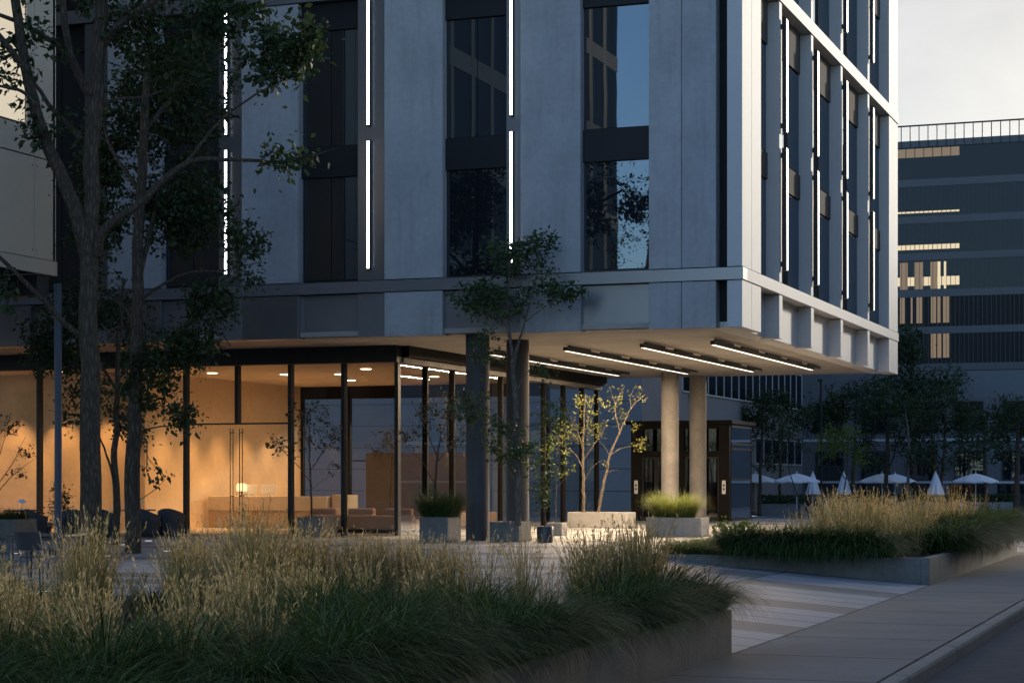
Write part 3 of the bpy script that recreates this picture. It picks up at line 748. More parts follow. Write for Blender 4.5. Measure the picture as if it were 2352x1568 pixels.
small_tree('yellow_tree', 'leaning yellow-leaved tree with forked pale trunk in the long pale planter', at(1372,1179,Y), Y,
  [br(Y, [(1372,1182),(1385,1120),(1396,1070),(1402,1040),(1420,1000),(1438,960),(1455,930),(1482,905)], .055, .012),
   br(Y, [(1423,990),(1414,950),(1412,925),(1400,885)], .028, .006, 0, .3), br(Y, [(1400,1045),(1430,1028),(1460,1022),(1482,1010)], .02, .005, 0, -.4),
   br(Y, [(1413,930),(1425,905),(1435,885)], .014, .004, .2, .4), br(Y, [(1392,1090),(1405,1080),(1422,1078)], .01, .003), br(Y, [(1400,1045),(1385,1020),(1372,1012)], .012, .004, 0, .2), br(Y, [(1450,940),(1448,910),(1462,880)], .014, .004, 0, .3)],
  [blob(1405,920,Y+.2,30,40,26), blob(1450,905,Y,40,35,22), blob(1470,1020,Y-.3,28,22,22), blob(1425,950,Y,35,35,16), blob(1462,985,Y-.2,24,22,9)], M['leafyellow'], M['barkpale'], 56, lo=1.0, per=4, ls=.072)
Y = dist(c_left)
small_tree('sapling', 'bare-branched sapling reaching in from the left edge before lobby wall', at(-14,1196,Y), Y,
  [br(Y, [(-14,1200),(-12,1140),(-8,1080),(0,1020)], .035, .012), br(Y, [(-12,1140),(20,1100),(50,1075),(85,1050)], .014, .003, 0, -.2), br(Y, [(-10,1120),(25,1070),(45,1030),(60,1000)], .012, .003), br(Y, [(-8,1070),(10,1010),(30,970)], .012, .003)],
  [blob(20,980,Y,34,36,22), blob(60,1040,Y,30,25,9), blob(40,1090,Y,26,20,8), blob(-20,970,Y,30,40,14)], M['leafdry'], M['bark'], 57, lo=.9, per=8)
def bush(name, label, base, rx, rz, n, seed, leaf=M['leafyoung'], ls=.06, cat='shrub', per=12, sh=.5):
    b = Vector(base)
    limbs = [([b, b+Vector((0,0,rz*.5)), b+Vector((.03,0,rz*1.2))], [.02,.014,.006]), ([b, b+Vector((rx*.3,0,rz*.5)), b+Vector((rx*.5,0.05,rz))], [.015,.01,.004]), ([b, b+Vector((-rx*.3,0,rz*.5)), b+Vector((-rx*.5,.05,rz))], [.015,.01,.004])]
    return tree(name, label, cat, tuple(b), limbs, [(tuple(b+Vector((0,0,rz*1.05))), (rx, rx, rz), n)], leaf, M['bark'], seed, leafsize=ls, per=per, twig=.004, spread=.1, crownname='foliage')
q = at(138, 1215, 53.2); bush('round_shrub', 'rounded dark shrub silhouetted against the lobby wall behind the dark post', (q[0], q[1], 0), .42, .85, 110, 61)
q = at(980, 1180, 60); bush('indoor_shrub', 'dense dark shrub inside the lobby glass left of near column', (q[0], q[1], .3), .5, .7, 130, 62)
q = at(897, 1180, 62)
small_tree('indoor_sapling', 'sapling with brown leaves standing inside the lobby behind the sofa', (q[0], q[1], .25), 62,
  [br(62, [(897,1180),(898,1120),(900,1060),(897,1000)], .03, .008), br(62, [(899,1085),(870,1050),(850,1020)], .012, .003), br(62, [(899,1070),(925,1040),(945,1010)], .012, .003)],
  [blob(898,1010,62,48,45,40), blob(860,1030,62,30,30,12)], M['leafdry'], M['bark'], 63, lo=1.0)
for nm, lb, q, rr in (('indoor_pot', 'dark pot under the brown-leaved sapling inside the lobby', at(897,1180,62), .28), ('indoor_pot', 'dark pot under the dense shrub inside the lobby', at(980,1180,60), .32)):
    o = MB().lathe([(rr*.8,0),(rr*.95,.02),(rr,.30),(rr*.93,.32),(rr*.88,.27)], 24).build(nm, M['darkmetal'], None, smooth=True); o.location = (q[0], q[1], .006); tag(o, lb, 'pot')

# ------------------------------------------------------------------ grasses
def blades(nr, roots, dirs, lean, length, width, curl, seg=4, tipw=.12, sway=None):
    """ribbon blades: roots (n,3), dirs azimuth (n,), lean (n,) start angle from vertical, curl (n,) extra bend"""
    n = len(roots); ts = np.linspace(0, 1, seg+1)
    h = np.stack([np.cos(dirs), np.sin(dirs), np.zeros(n)], 1)
    side = np.stack([-np.sin(dirs), np.cos(dirs), np.zeros(n)], 1)
    p = roots.copy(); V = np.zeros((n, seg+1, 2, 3))
    for k, t in enumerate(ts):
        ang = lean+curl*t**1.2
        w_ = (width*(1-(1-tipw)*t**1.5))[:, None]*.5
        V[:, k, 0] = p-side*w_; V[:, k, 1] = p+side*w_
        if k < seg:
            st = (length/seg)[:, None]
            p = p+st*(h*np.sin(ang)[:, None]+np.array([0,0,1.])*np.cos(ang)[:, None])
    base = (np.arange(n)*(seg+1)*2)[:, None]
    fs = []
    for k in range(seg): fs.append(base+np.array([[2*k, 2*k+1, 2*k+3, 2*k+2]]))
    return V.reshape(-1, 3), np.stack(fs, 1).reshape(-1, 4), p
def mound_set(nr, centres, nb, rad, ln, wdt, prefer=None, pk=.0, lean0=.0):
    R_, D_, L_, A_, C2 = [], [], [], [], []
    for (x, y, z0, s) in centres:
        n = int(nb*s); an = nr.uniform(0, 2*np.pi, n); r = rad*s*np.sqrt(nr.uniform(0, 1, n))
        R_.append(np.stack([x+r*np.cos(an), y+r*np.sin(an), np.full(n, z0)], 1))
        d = an+nr.normal(0, .35, n)
        if prefer is not None:
            vx = np.cos(d)*(1-pk)+np.cos(prefer)*pk; vy = np.sin(d)*(1-pk)+np.sin(prefer)*pk; d = np.arctan2(vy, vx)
        D_.append(d); L_.append(ln*s**.5*nr.uniform(.55, 1.15, n)); A_.append(nr.uniform(.05, .5, n)+.35*r/(rad*s)+lean0*nr.uniform(0, 1, n)); C2.append(nr.uniform(1.2, 2.3, n))
    R_ = np.concatenate(R_); n = len(R_)
    return blades(nr, R_, np.concatenate(D_), np.concatenate(A_), np.concatenate(L_), wdt*nr.uniform(.6, 1.3, n), np.concatenate(C2), 5)
def feather_set(nr, clumps, nb, ln, wdt, lean=.22):
    """upright stems with narrow seed heads plus thin arching leaves; returns V,F,material index"""
    R_, D_, L_, A_ = [], [], [], []
    for (x, y, z0, s) in clumps:
        n = int(nb*s); an = nr.uniform(0, 2*np.pi, n); r = .11*s*np.sqrt(nr.uniform(0, 1, n))
        R_.append(np.stack([x+r*np.cos(an), y+r*np.sin(an), np.full(n, z0)], 1)); D_.append(an+nr.normal(0, .5, n))
        L_.append(ln*s*nr.uniform(.55, 1.12, n)); A_.append(np.abs(nr.normal(0, lean, n))+.10*r/(.11*s))
    R_ = np.concatenate(R_); D_ = np.concatenate(D_); L_ = np.concatenate(L_); A_ = np.concatenate(A_); n = len(R_)
    V1, F1, tips = blades(nr, R_, D_, A_, L_, wdt*nr.uniform(.7, 1.2, n), nr.uniform(.0, .35, n), 4, .35)
    # leaves at the foot
    k = nr.integers(0, n, int(n*1.1)); m = len(k)
    V2, F2, _ = blades(nr, R_[k], D_[k]+nr.normal(0, .8, m), A_[k]+nr.uniform(.05, .35, m), L_[k]*nr.uniform(.45, .8, m), wdt*nr.uniform(.8, 1.4, m), nr.uniform(.4, 1.5, m), 4, .1)
    # seed heads: small spikelets along the top quarter of most stems
    sel = np.where(nr.uniform(0, 1, n) < .42)[0]
    Vs = V1.reshape(n, 5, 2, 3).mean(2); a3 = Vs[sel, 3]; a4 = Vs[sel, 4]; sp = 9
    t = nr.uniform(-.15, 1.02, (len(sel), sp))[..., None]; q = a3[:, None]+(a4-a3)[:, None]*t
    q = q.reshape(-1, 3); ax = np.repeat(a4-a3, sp, 0); ax /= np.linalg.norm(ax, axis=1, keepdims=True)
    mm = len(q); d = ax+nr.normal(0, .26, (mm, 3)); d /= np.linalg.norm(d, axis=1, keepdims=True)
    u = np.cross(d, nr.normal(0, 1, (mm, 3))); u /= np.linalg.norm(u, axis=1, keepdims=True)
    L = nr.uniform(.03, .065, mm)[:, None]; W = L*.11
    V3 = np.stack([q, q+d*L*.5+u*W, q+d*L, q+d*L*.5-u*W], 1).reshape(-1, 3); F3 = np.arange(4*mm).reshape(mm, 4)
    V = np.concatenate([V1, V2, V3]); Fq = np.concatenate([F1, F2+len(V1), F3+len(V1)+len(V2)])
    mi = np.concatenate([np.zeros(len(F1)+len(F2)), np.ones(len(F3))]); return V, Fq, mi
def visible(a, b, z=.3, lo=-140, hi=2500, ymax=1640):
    x = C_*(a-CX)+S_*(b-CY); Yd = -S_*(a-CX)+C_*(b-CY)
    if Yd < 4: return None
    px = 1176+F*x/Yd; py = 1098-F*(z-CZ)/Yd
    return (px, py) if lo < px < hi and py < ymax else None
rg = random.Random(5); nr = np.random.default_rng(7)
SOIL = .06
# near bed beside the pavement
o = thing('planting_bed', 'near low concrete bed wall along the pavement, overgrown by dark grass', 'planter', (0,0,0))
mb = MB(); mb.box(5.55, 5.71, -44, -24.1, -.75, .10); mb.box(-12, 5.549, -24.26, -24.1, -.75, .10); mb.build('wall', M['planted'], o, bevel=.012)
MB().box(-12, 5.55, -44, -24.26, -.75, SOIL-.02).build('soil', M['soil'], o)
cs = []
b = -41.0
while b < -24.2:
    a = -11.6
    while a < 5.5:
        x = a+rg.uniform(-.35,.35); y = b+rg.uniform(-.35,.35); v = visible(x, y, .2, -900, 2500, 1900)
        if v and x < 5.4 and y < -24.4:
            lim = -27.8 if v[0] < 1300 else -24.3
            if v[0] < 720: lim = -33.5
            if y < lim: cs.append((x, y, SOIL, rg.uniform(.75, 1.35)))
            elif rg.random() < .12: cs.append((x, y, SOIL-.05, .5))
        a += 1.0
    b += 1.0
V, Fq, _ = mound_set(nr, cs, 760, .2, .98, .0105, prefer=-.75, pk=.42)
edge = [(5.48+rg.uniform(-.16,.08), -24.45-k*.4+rg.uniform(-.15,.15), SOIL+.05, rg.uniform(.85,1.3)) for k in range(42)]
V2, F2, _ = mound_set(nr, edge, 420, .18, .78, .0115, prefer=-.25, pk=.5, lean0=.35)
tag(np_mesh('mound_grass', np.concatenate([V, V2]), np.concatenate([Fq, F2+len(V)]), [M['mound']]), 'dark green arching grass mounds filling the near bed', 'grass', kind='stuff')
FE = [(10,1290,22),(35,1310,20),(150,1245,22.5),(190,1190,21.5),(215,1185,22),(240,1235,23),(300,1290,23),(322,1305,22),(395,1245,24),(430,1225,24),(465,1240,24),(500,1260,23.5),(535,1240,23.6),(562,1195,23),(590,1168,22.5),(612,1200,23),
 (650,1225,23.5),(690,1200,24),(722,1230,23.5),(760,1235,24),(800,1230,24),(840,1240,24),(880,1235,24),(920,1240,23.8),(960,1235,23.5),(1000,1245,23.5),(1040,1250,23.5),(1085,1265,23.2),(1122,1232,23.2),(1192,1245,23),(1215,1200,23),
 (1262,1275,23),(1330,1235,22.8),(1370,1215,22.8),(1410,1228,22.6),(1445,1222,22.6),(1472,1195,22.5),(1492,1215,22.5),(1560,1290,22.3),
 (20,1335,17),(62,1350,16),(112,1330,17.5),(252,1330,18),(180,1345,17),(335,1385,18),(680,1290,19),(722,1300,19.5),(700,1350,18.5),(-10,1400,14),(300,1425,16),(140,1390,15.5),(420,1400,18),(560,1330,20),(500,1345,19.5)]
fc = []
for px, yt, Yv in FE:
    dense = 7 if 390 < px < 1060 or px > 1320 else 4
    if 236 < px < 388 or 1080 < px < 1320: dense = 2
    for k in range(dense):
        Yk = Yv+rg.uniform(-.7,.7); pk = px+rg.uniform(-16,16)
        while at(pk, 1098, Yk)[1] > -24.5 and Yk > 10: Yk -= .2
        q = at(pk, 1098, Yk); zt = CZ-(yt-1098+rg.uniform(-6, 34))*Yk/F
        if q[0] < 5.3 and zt > .3: fc.append((q[0], q[1], SOIL, (zt-SOIL)/1.12))
for k in range(520):      # straw-coloured clumps between the back row and the mounds
    x = rg.uniform(-11.6, 5); y = rg.uniform(-36, -24.8); v = visible(x, y, .1, -700)
    if not v: continue
    px = v[0]
    ok = (px < 640 and y > -35.5 and rg.random() < .9 and not (40 < px < 150 and y > -28) and not (235 < px < 390 and y > -28)) or (620 < px < 1060 and y > -28.5) or (1320 < px < 1520 and y > -27)
    sz = rg.uniform(.45, .85); yt = 1098+F*(CZ-SOIL-1.17*sz)/dist((x, y))
    gap = (55 < px < 142) or (236 < px < 388) or (1090 < px < 1320)
    if ok and x < 5.2 and yt > (1352 if gap else 1240): fc.append((x, y, SOIL, sz))
print('feathers', len(fc))
V, Fq, mi = feather_set(nr, fc, 46, 1.17, .0075, .17)
tag(np_mesh('feather_grass', V, Fq, [M['stem'], M['seed']], mi=mi), 'tall straw-coloured feather grass rising behind the dark mounds', 'grass', kind='stuff')
# far bed on the right
o = thing('planting_bed', 'far low concrete bed wall beyond the striped path, feather grass on top', 'planter', (0,0,0))
mb = MB(); mb.box(5.55, 5.71, -8.7, 7, -.75, .10); mb.box(.2, 5.549, -8.7, -8.54, -.75, .10); mb.build('wall', M['planted'], o, bevel=.012)
MB().box(.2, 5.55, -8.54, 7, -.75, SOIL).build('soil', M['soil'], o)
cs = []
for k in range(30): cs.append((rg.uniform(2.0, 4.4), -8.6+rg.uniform(-.08,.2), SOIL+.05, rg.uniform(.9, 1.3)))
for k in range(20): cs.append((rg.uniform(4.1, 4.9), -8.0+rg.uniform(-.1,.3), SOIL, rg.uniform(.6, .9)))
for k in range(50): cs.append((5.55+rg.uniform(-.15,.1), -5.6+k*.26, SOIL+.05, rg.uniform(.9,1.4)))
for k in range(40): cs.append((rg.uniform(1.5, 5.2), rg.uniform(-7.8, 6.5), SOIL, rg.uniform(.7,1.1)))
for k in range(22): cs.append((5.3+rg.uniform(-.6,.3), rg.uniform(.5, 6.9), SOIL+.15, rg.uniform(1.2,1.7)))
hang = [(rg.uniform(2.1, 4.75), -8.68+rg.uniform(-.05,.1), SOIL+.08, rg.uniform(.9, 1.35)) for k in range(36)]
V2, F2, _ = mound_set(nr, hang, 210, .2, .72, .019, prefer=-1.57, pk=.5, lean0=.5)
hang = [(5.66+rg.uniform(-.12,.06), rg.uniform(-5.2, 6.8), SOIL+.08, rg.uniform(.9, 1.35)) for k in range(50)]
V3, F3, _ = mound_set(nr, hang, 190, .2, .78, .023, prefer=-.2, pk=.5, lean0=.5)
V, Fq, _ = mound_set(nr, cs, 240, .2, .88, .019, prefer=-1.1, pk=.42)
V, Fq = np.concatenate([V, V2, V3]), np.concatenate([Fq, F2+len(V), F3+len(V)+len(V2)])
tag(np_mesh('mound_grass', V, Fq, [M['mound']]), 'dark grass mounds draped over the far bed wall', 'grass', kind='stuff')
cs = [(rg.uniform(.4, 2.6), rg.uniform(-8.3, -3.5), SOIL, rg.uniform(.45,.8)) for k in range(75)]
V, Fq, _ = mound_set(nr, cs, 300, .2, .66, .008)
tag(np_mesh('sedge', V, Fq, [M['fresh']]), 'short green sedge at the left end of the far bed', 'grass', kind='stuff')
fc = [(rg.uniform(2.0, 5.1), rg.uniform(-7.4, 6.6), SOIL, rg.choice((.6,.75,.85,.95,1.15))*rg.uniform(.92,1.06)) for k in range(120)]
fc = [q for q in fc if q[0] > 2.9 or q[1] > -5]
V, Fq, mi = feather_set(nr, fc, 58, 1.08, .0105, .14)
tag(np_mesh('feather_grass', V, Fq, [M['stem'], M['seed']], mi=mi), 'golden feather grass catching light in the far bed', 'grass', kind='stuff')
q = at(1692, 1222, 43.5); bush('low_shrub', 'low bright green shrub at the left end of the far bed', (q[0], q[1], .05), .75, .33, 120, 64, M['leaflime'], .075)
# grasses in pots
def pot_grass(name, label, c, wd, dp, n, ln, m, seed):
    r_ = np.random.default_rng(seed)
    R_ = np.stack([r_.uniform(-wd, wd, n), r_.uniform(-dp, dp, n), np.zeros(n)], 1)
    d = np.arctan2(R_[:, 1], R_[:, 0])+r_.normal(0, .7, n)
    V, Fq, _ = blades(r_, R_, d, r_.uniform(.05, .6, n), ln*r_.uniform(.6, 1.15, n), .008*r_.uniform(.6, 1.2, n), r_.uniform(.7, 2.1, n), 5)
    o = np_mesh(name, V, Fq, [m]); o.location = c; return tag(o, label, 'grass')
pot_grass('potted_grass', 'dark grass spilling over the square planter beside the near column', c_grass, .38, .38, 3600, .85, M['mound'], 71)
pot_grass('potted_grass', 'bright yellow-green grass tuft in the long planter by far columns', (c_fresh[0]-.1, c_fresh[1], c_fresh[2]), .52, .3, 4200, .88, M['fresh'], 72)
pot_grass('potted_grass', 'dark grass in the planter at the left edge', c_left, .33, .33, 1400, .4, M['mound'], 73)

# ------------------------------------------------------------------ rear terrace buildings
GB = thing('grey_building', 'low blue-grey building around the rear terrace behind the umbrellas and trees', 'building')
def gpart(mb, name, m, parent=GB, **kw): return mb.build(name, m, parent, **kw)
gpart(MB().box(-70, -18.5, 54, 95, -.9, 16), 'wing', M['wingwall'])
gpart(MB().box(-18.5, 45, 95, 101, -.9, 9.2), 'rear_block', M['greywall'])
for z in (0.9, 2.1, 3.3, 4.5, 5.7): gpart(MB().box(-70, -18.48, 53.985, 53.998, z, z+.03), 'wall_joint', M['darkmetal'])
def strip_window(face, u0, u1, z0, z1, nm, parent=GB, m=M['glassfront']):
    """window band on a wall: face ('a',value) looks +a, ('b',value) looks -b"""
    f, v = face; mb = MB(); pn = MB(); stp = (u1-u0)/nm
    def bx(t, p0, p1, q0, q1, d0, d1):
        if f == 'a': t.box(v+d0, v+d1, p0, p1, q0, q1)
        else: t.box(p0, p1, v-d1, v-d0, q0, q1)
    bx(mb, u0, u1, z0-.08, z0, 0.002, .09); bx(mb, u0, u1, z1, z1+.06, 0.002, .07)
    for i in range(nm+1): bx(mb, u0+stp*i-.04, u0+stp*i+.04, z0, z1, 0.002, .065)
    w_ = mb.build('window', M['panel'] if f == 'a' else M['darkmetal'], parent)
    bx(pn, u0+.04, u1-.04, z0, z1, .003, .02); pn.build('pane', m, w_); return w_
strip_window(('a', -18.5), 62, 94.6, 6.6, 9.0, 17)
strip_window(('a', -18.5), 80, 94.6, 2.6, 4.2, 6)
strip_window(('b', 54), -66, -19.5, 7.4, 10.5, 24)
for k, x in enumerate((-17.5,-14.2,-10.9,-7.6,-4.3,-1.0,2.3)):
    strip_window(('b', 95), x, x+2.0, 4.9, 7.0, 2); strip_window(('b', 95), x, x+2.0, 1.5, 3.5, 2)
    gpart(MB().box(x+2.35, x+2.95, 94.7, 94.998, -.8, 1.2), 'pier', M['greywall'])
gpart(MB().box(-18.4, 45, 94.90, 94.996, 1.25, 1.4), 'ledge', M['panel'])
strip_window(('b', 95), -18.2, 8, -.6, 1.15, 13)
gpart(MB().box(-18.45, 45, 94.92, 94.997, 4.25, 4.42), 'ledge', M['panel'])

TW = thing('glass_tower', 'tall dark glass office tower with rooftop railing against the pale sky', 'tower')
def tpart(mb, name, m, parent=TW, **kw): return mb.build(name, m, parent, **kw)
def tz(py, Y=176.): return CZ+(1098-py)*Y/F
tb = onb(2200, 0)[0]; TB = 120.0
T0, T1x = -45.0, 52.0; TOP = 29.9
tpart(MB().box(T0, T1x, TB+.3, TB+24, -1, TOP-.5), 'core', M['slot'])
cw = MB().box(T0, T1x, TB+.02, TB+.28, 26.655, TOP-.555)
floors = [26.35-3.09*i for i in range(9)]
for i, z in enumerate(floors):
    tpart(MB().box(T0, T1x, TB-.05, TB+.29, z-.30, z+.30), 'floor_band', M['towerband'])
    cw.box(T0, T1x, TB+.02, TB+.28, z-2.79, z-.301)
tpart(cw, 'curtain_wall', M['glasstower'])
tpart(MB().box(T0, T1x, TB-.08, TB+1, TOP-.55, TOP), 'parapet', M['towerband'])
mu = MB(); x = T0
while x < 12:
    for i, z in enumerate(floors): mu.box(x-.016, x+.016, TB-.03, TB+.02, z-2.785, z-.302)
    x += .371
tpart(mu, 'mullion_grid', M['towerband'])
rl = MB(); x = T0
rl.box(T0, T1x, TB-.08, TB-.0, TOP+1.20, TOP+1.33)
while x < 12: rl.box(x-.045, x+.045, TB-.13, TB-.082, TOP-.6, TOP+1.25); x += .742
tpart(rl, 'roof_railing', M['black'])
# lit rooms and lit ceiling strips of the tower (left half)
def tx(px): return onb(px, TB)[0]
for py0, py1, p0, p1, mm_ in ((485,489,2040,2190,'lit'),(562,573,2040,2194,'lit'),(636,656,2040,2194,'lit'),(341,361,2040,2190,'litdim')):
    Yd = onb(2120, TB)[1]
    q = MB(); xx = tx(p0); kk = 0
    while xx < tx(p1):
        q.box(xx+.03, xx+.71, TB+.005, TB+.016, CZ+(1098-py1)*Yd/F, CZ+(1098-py0)*Yd/F); xx += .742
    tpart(q, 'lit_window', M[mm_])
for fi in (4, 5, 6):
    z = floors[fi]-.31-2.7 if False else None
for py0, py1, rooms in ((602,664,((2067,2085,'litdim'),(2100,2120,'litdim'),(2137,2152,'litdim'),(2153,2160,'lit'),(2168,2174,'lit'))),
                        (670,742,((2067,2078,'litdim'),(2092,2096,'litdim'),(2105,2118,'litdim'),(2138,2150,'litdim'),(2152,2160,'litdim'),(2166,2180,'lit'))),
                        (760,822,((2138,2150,'litdim'),(2152,2162,'litdim'),(2166,2180,'lit')))):
    Yd = onb(2120, TB)[1]
    for p0, p1, mm_ in rooms:
        m2 = 'litdim' if mm_ == 'litdim' else 'lit'
        if p1-p0 > 12 or m2 == 'litdim': m2 = 'litdim'
        tpart(MB().box(tx(p0), tx(p1), TB+.004, TB+.015, CZ+(1098-py1)*Yd/F, CZ+(1098-py0)*Yd/F), 'lit_window', M[m2])

# unseen block added to shade the ground, and the building behind the viewpoint (seen mirrored in the windows)
SB = thing('brown_building', 'brown panelled building mirrored in the dark windows of the office front', 'building')
SB_ = MB().box(-90, -38, -95, -79, -.6, 34); SB_.build('wall', M['brownwall'], SB)
for fl in range(8):
    z0 = 2.2+fl*3.9
    for k in range(12):
        x = -88+k*3.9
        f_ = MB().box(x, x+1.9, -78.99, -78.95, z0, z0+2.5).build('window', M['frame'], SB)
        MB().box(x+.08, x+1.82, -78.948, -78.93, z0+.08, z0+2.42).build('pane', M['glasskiosk'] if False else M['spandrel'], f_)
lou = MB()
for k in range(30): lou.box(-37.99, -37.80, -95+.5*k, -95+.5*k+.12, 3, 34)
lou.build('louvre_screen', M['bronze'], SB)
for fl in range(8): MB().box(-37.99, -37.55, -95, -79, 3.4+fl*3.9, 4.0+fl*3.9).build('ledge', M['panel'], SB)
AB = thing('shade_block', 'plain grey block added out of view to shade the plaza', 'building')
MB().box(27, 60, -70, 49, -.6, 14).build('wall', M['greywall'], AB)  # sized to keep the sun off the ground but not the facade

# beige neighbour cantilevering in at the top left (its far side is mirrored in the office windows)
BB = thing('beige_building', 'beige panelled upper storeys jutting in at the top left, carried by a slim post', 'building')
def bpart(mb, name, m, parent=BB, **kw): return mb.build(name, m, parent, **kw)
BA = -14.3
bpart(MB().box(-34, BA-.06, -34.5, -7.6, 6.3, 27), 'core', M['slot'])
def face(b0, b1, z0, z1, name='cladding_panel', m=M['beige'], d0=-.059, d1=0.0, parent=BB, bevel=.004): return bpart(MB().box(BA+d0, BA+d1, b0, b1, z0, z1), name, m, parent, bevel=bevel)
edges = [-7.5, -8.33]
while edges[-1] > -34: edges.append(edges[-1]-1.95)
for i, (b1, b0) in enumerate(zip(edges[:-1], edges[1:])):
    face(b0+.012, b1-.012, 6.58, 8.84); face(b0+.012, b1-.012, 8.87, 9.50 if i else 27)
    if i:
        face(b1-.30, b1-.012, 9.52, 27)
        for fl in range(5):
            z0 = 9.52+fl*3.5
            if fl: face(b0+.012, b1-.302, z0-.65, z0)
            f_ = face(b0+.012, b1-.302, z0+.002, z0+2.84, 'window', M['frame'], -.058, -.045, bevel=0)
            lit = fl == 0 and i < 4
            bpart(MB().box(BA-.044, BA-.03, b0+.05, b1-.34, z0+.04, z0+2.80), 'sun_glow_pane' if lit else 'pane', M['sunglow'] if lit else M['spandrel'], f_)  # lowest panes glow cream in place of a sunlit wall
face(-34.5, -7.47, 6.24, 6.56, 'base_trim', d1=.03)
bpart(MB().box(-34, BA-.0, -7.598, -7.48, 6.58, 27), 'end_wall', M['beige'])
rv = MB()
for b in (-8.25, -7.62, -8.42, -10.1):
    for z in (6.75, 8.65): rv.box(BA, BA+.006, b-.016, b+.016, z-.016, z+.016)
bpart(rv, 'rivets', M['darkmetal'])
p = at(133.5, 1200, 45.3)
bpart(MB().box(BA-1.4, BA-.1, -8.1, -7.62, 5.75, 6.23), 'beam', M['black'])
bpart(MB().cyl(p[0], p[1], -.02, 6.1, .085, n=20), 'post', M['bluegrey'], smooth=True)

# ------------------------------------------------------------------ lift kiosk
LK = thing('lift_kiosk', 'dark bronze glazed lift kiosk behind the far pair of columns', 'kiosk', (-6.51, 24.95, 0))
def kp(mb, name, m, parent=LK, **kw): return mb.build(name, m, parent, **kw)
kp(MB().box(-4.0, .12, -.12, 3.7, 3.62, 3.76), 'roof', M['bronze'], bevel=.01)
for x in (-3.82, -.42): kp(MB().box(x, x+.40, 0, .30, 0, 3.62), 'post', M['bronze'])
for x in (-3.82, -.12): kp(MB().box(x, x+.12, 3.4, 3.55, 0, 3.62), 'post', M['bronze'])
kp(MB().box(-2.3, -1.75, 0, .30, 0, 3.62), 'post', M['bronze'])
for x0, x1 in ((-3.42,-2.30),(-1.75,-.42)):
    for z0, z1 in ((3.45,3.62),(2.42,2.62)): kp(MB().box(x0, x1, .02, .28, z0, z1), 'rail', M['bronze'])
for x0, x1 in ((-3.42,-2.30),(-1.75,-.42)):
    kp(MB().box(x0, x1, .12, .14, 2.621, 3.449), 'fanlight', M['glasskiosk'])
    xm = (x0+x1)/2
    for q0, q1 in ((x0, xm-.01),(xm+.01, x1)):
        d = kp(MB().box(q0, q0+.07, .10, .15, .02, 2.41).box(q1-.07, q1, .10, .15, .02, 2.41).box(q0+.07, q1-.07, .10, .15, .02, .14).box(q0+.07, q1-.07, .10, .15, 2.33, 2.41), 'door', M['black'])
        kp(MB().box(q0+.07, q1-.07, .12, .13, .14, 2.33), 'pane', M['glasskiosk'], d)
for x in (-3.62, -.22):
    c_ = kp(MB().box(x-.07, x+.07, -.014, -.001, 1.02, 1.52), 'control_panel', M['white'], bevel=.005)
    kp(MB().box(x-.03, x+.03, -.02, -.0145, 1.30, 1.38).box(x-.03, x+.03, -.02, -.0145, 1.16, 1.24), 'button', M['black'], c_)
kp(MB().box(-.03, -.01, .30, 3.4, .10, 3.60), 'side_glass', M['glasskiosk'])
sf = MB()
for z in (0.0, 1.50, 2.66, 2.85, 3.5): sf.box(-.06, .03, .301, 3.399, z, z+.08)
kp(sf, 'side_rail', M['darkmetal'])
kp(MB().box(-3.6, -.40, .45, 3.3, 0, 3.5), 'shaft', M['slot'])
kp(MB().box(-3.8, -3.76, .3, 3.4, 0, 3.6).box(-3.7, -.13, 3.42, 3.5, 0, 3.6), 'back_wall', M['bronze'])

# ------------------------------------------------------------------ rear terrace: lamp, umbrellas, hedges, seats
ZT = -.8
q = gnd(1886, 1184, ZT); lp_ = thing('lamp_post', 'slim dark lamp post rising behind the far grass bed', 'lamp post', (q[0], q[1], ZT))
MB().lathe([(.13,0),(.13,.25),(.085,.3),(.075,8.6)], 16).build('pole', M['black'], lp_, smooth=True)
MB().box(-.09, .09, -.7, .1, 8.6, 8.72).build('lamp_head', M['black'], lp_)
def umb_open():
    r = thing('patio_umbrella', 'x', 'umbrella', (0,0,0))
    MB().cyl(0, 0, 0, 2.85, .03, n=12).build('pole', M['white'], r)
    MB().cyl(0, 0, 0, .08, .32, n=24).build('base', M['darkmetal'], r)
    n = 8; top = MB(); R_ = 1.5; vs = [(0,0,2.72)]; fs = []
    for ring, (rr, zz_) in enumerate(((.55, 2.58),(1.05, 2.42),(R_, 2.24),(R_, 2.17))):
        for k in range(n*2):
            an = math.pi*k/n; sag = 0 if k % 2 == 0 else -.03*ring
            rx = rr*(1 if k % 2 == 0 else .965); vs.append((rx*math.cos(an), rx*math.sin(an), zz_+sag))
    m_ = n*2
    for k in range(m_):
        k2 = (k+1) % m_; fs.append((0, 1+k, 1+k2))
        for rg_ in range(3): fs.append((1+rg_*m_+k, 1+(rg_+1)*m_+k, 1+(rg_+1)*m_+k2, 1+rg_*m_+k2))
    top.add(vs, fs); c_ = top.build('canopy', M['canvas'], r)
    so_ = c_.modifiers.new('cloth', 'SOLIDIFY'); so_.thickness = .012
    ribs = MB()
    for k in range(n):
        an = 2*math.pi*k/n; ribs.tube([(0,0,2.68),(1.46*math.cos(an),1.46*math.sin(an),2.215)], .012, 5)
    ribs.build('ribs', M['white'], r)
    return r
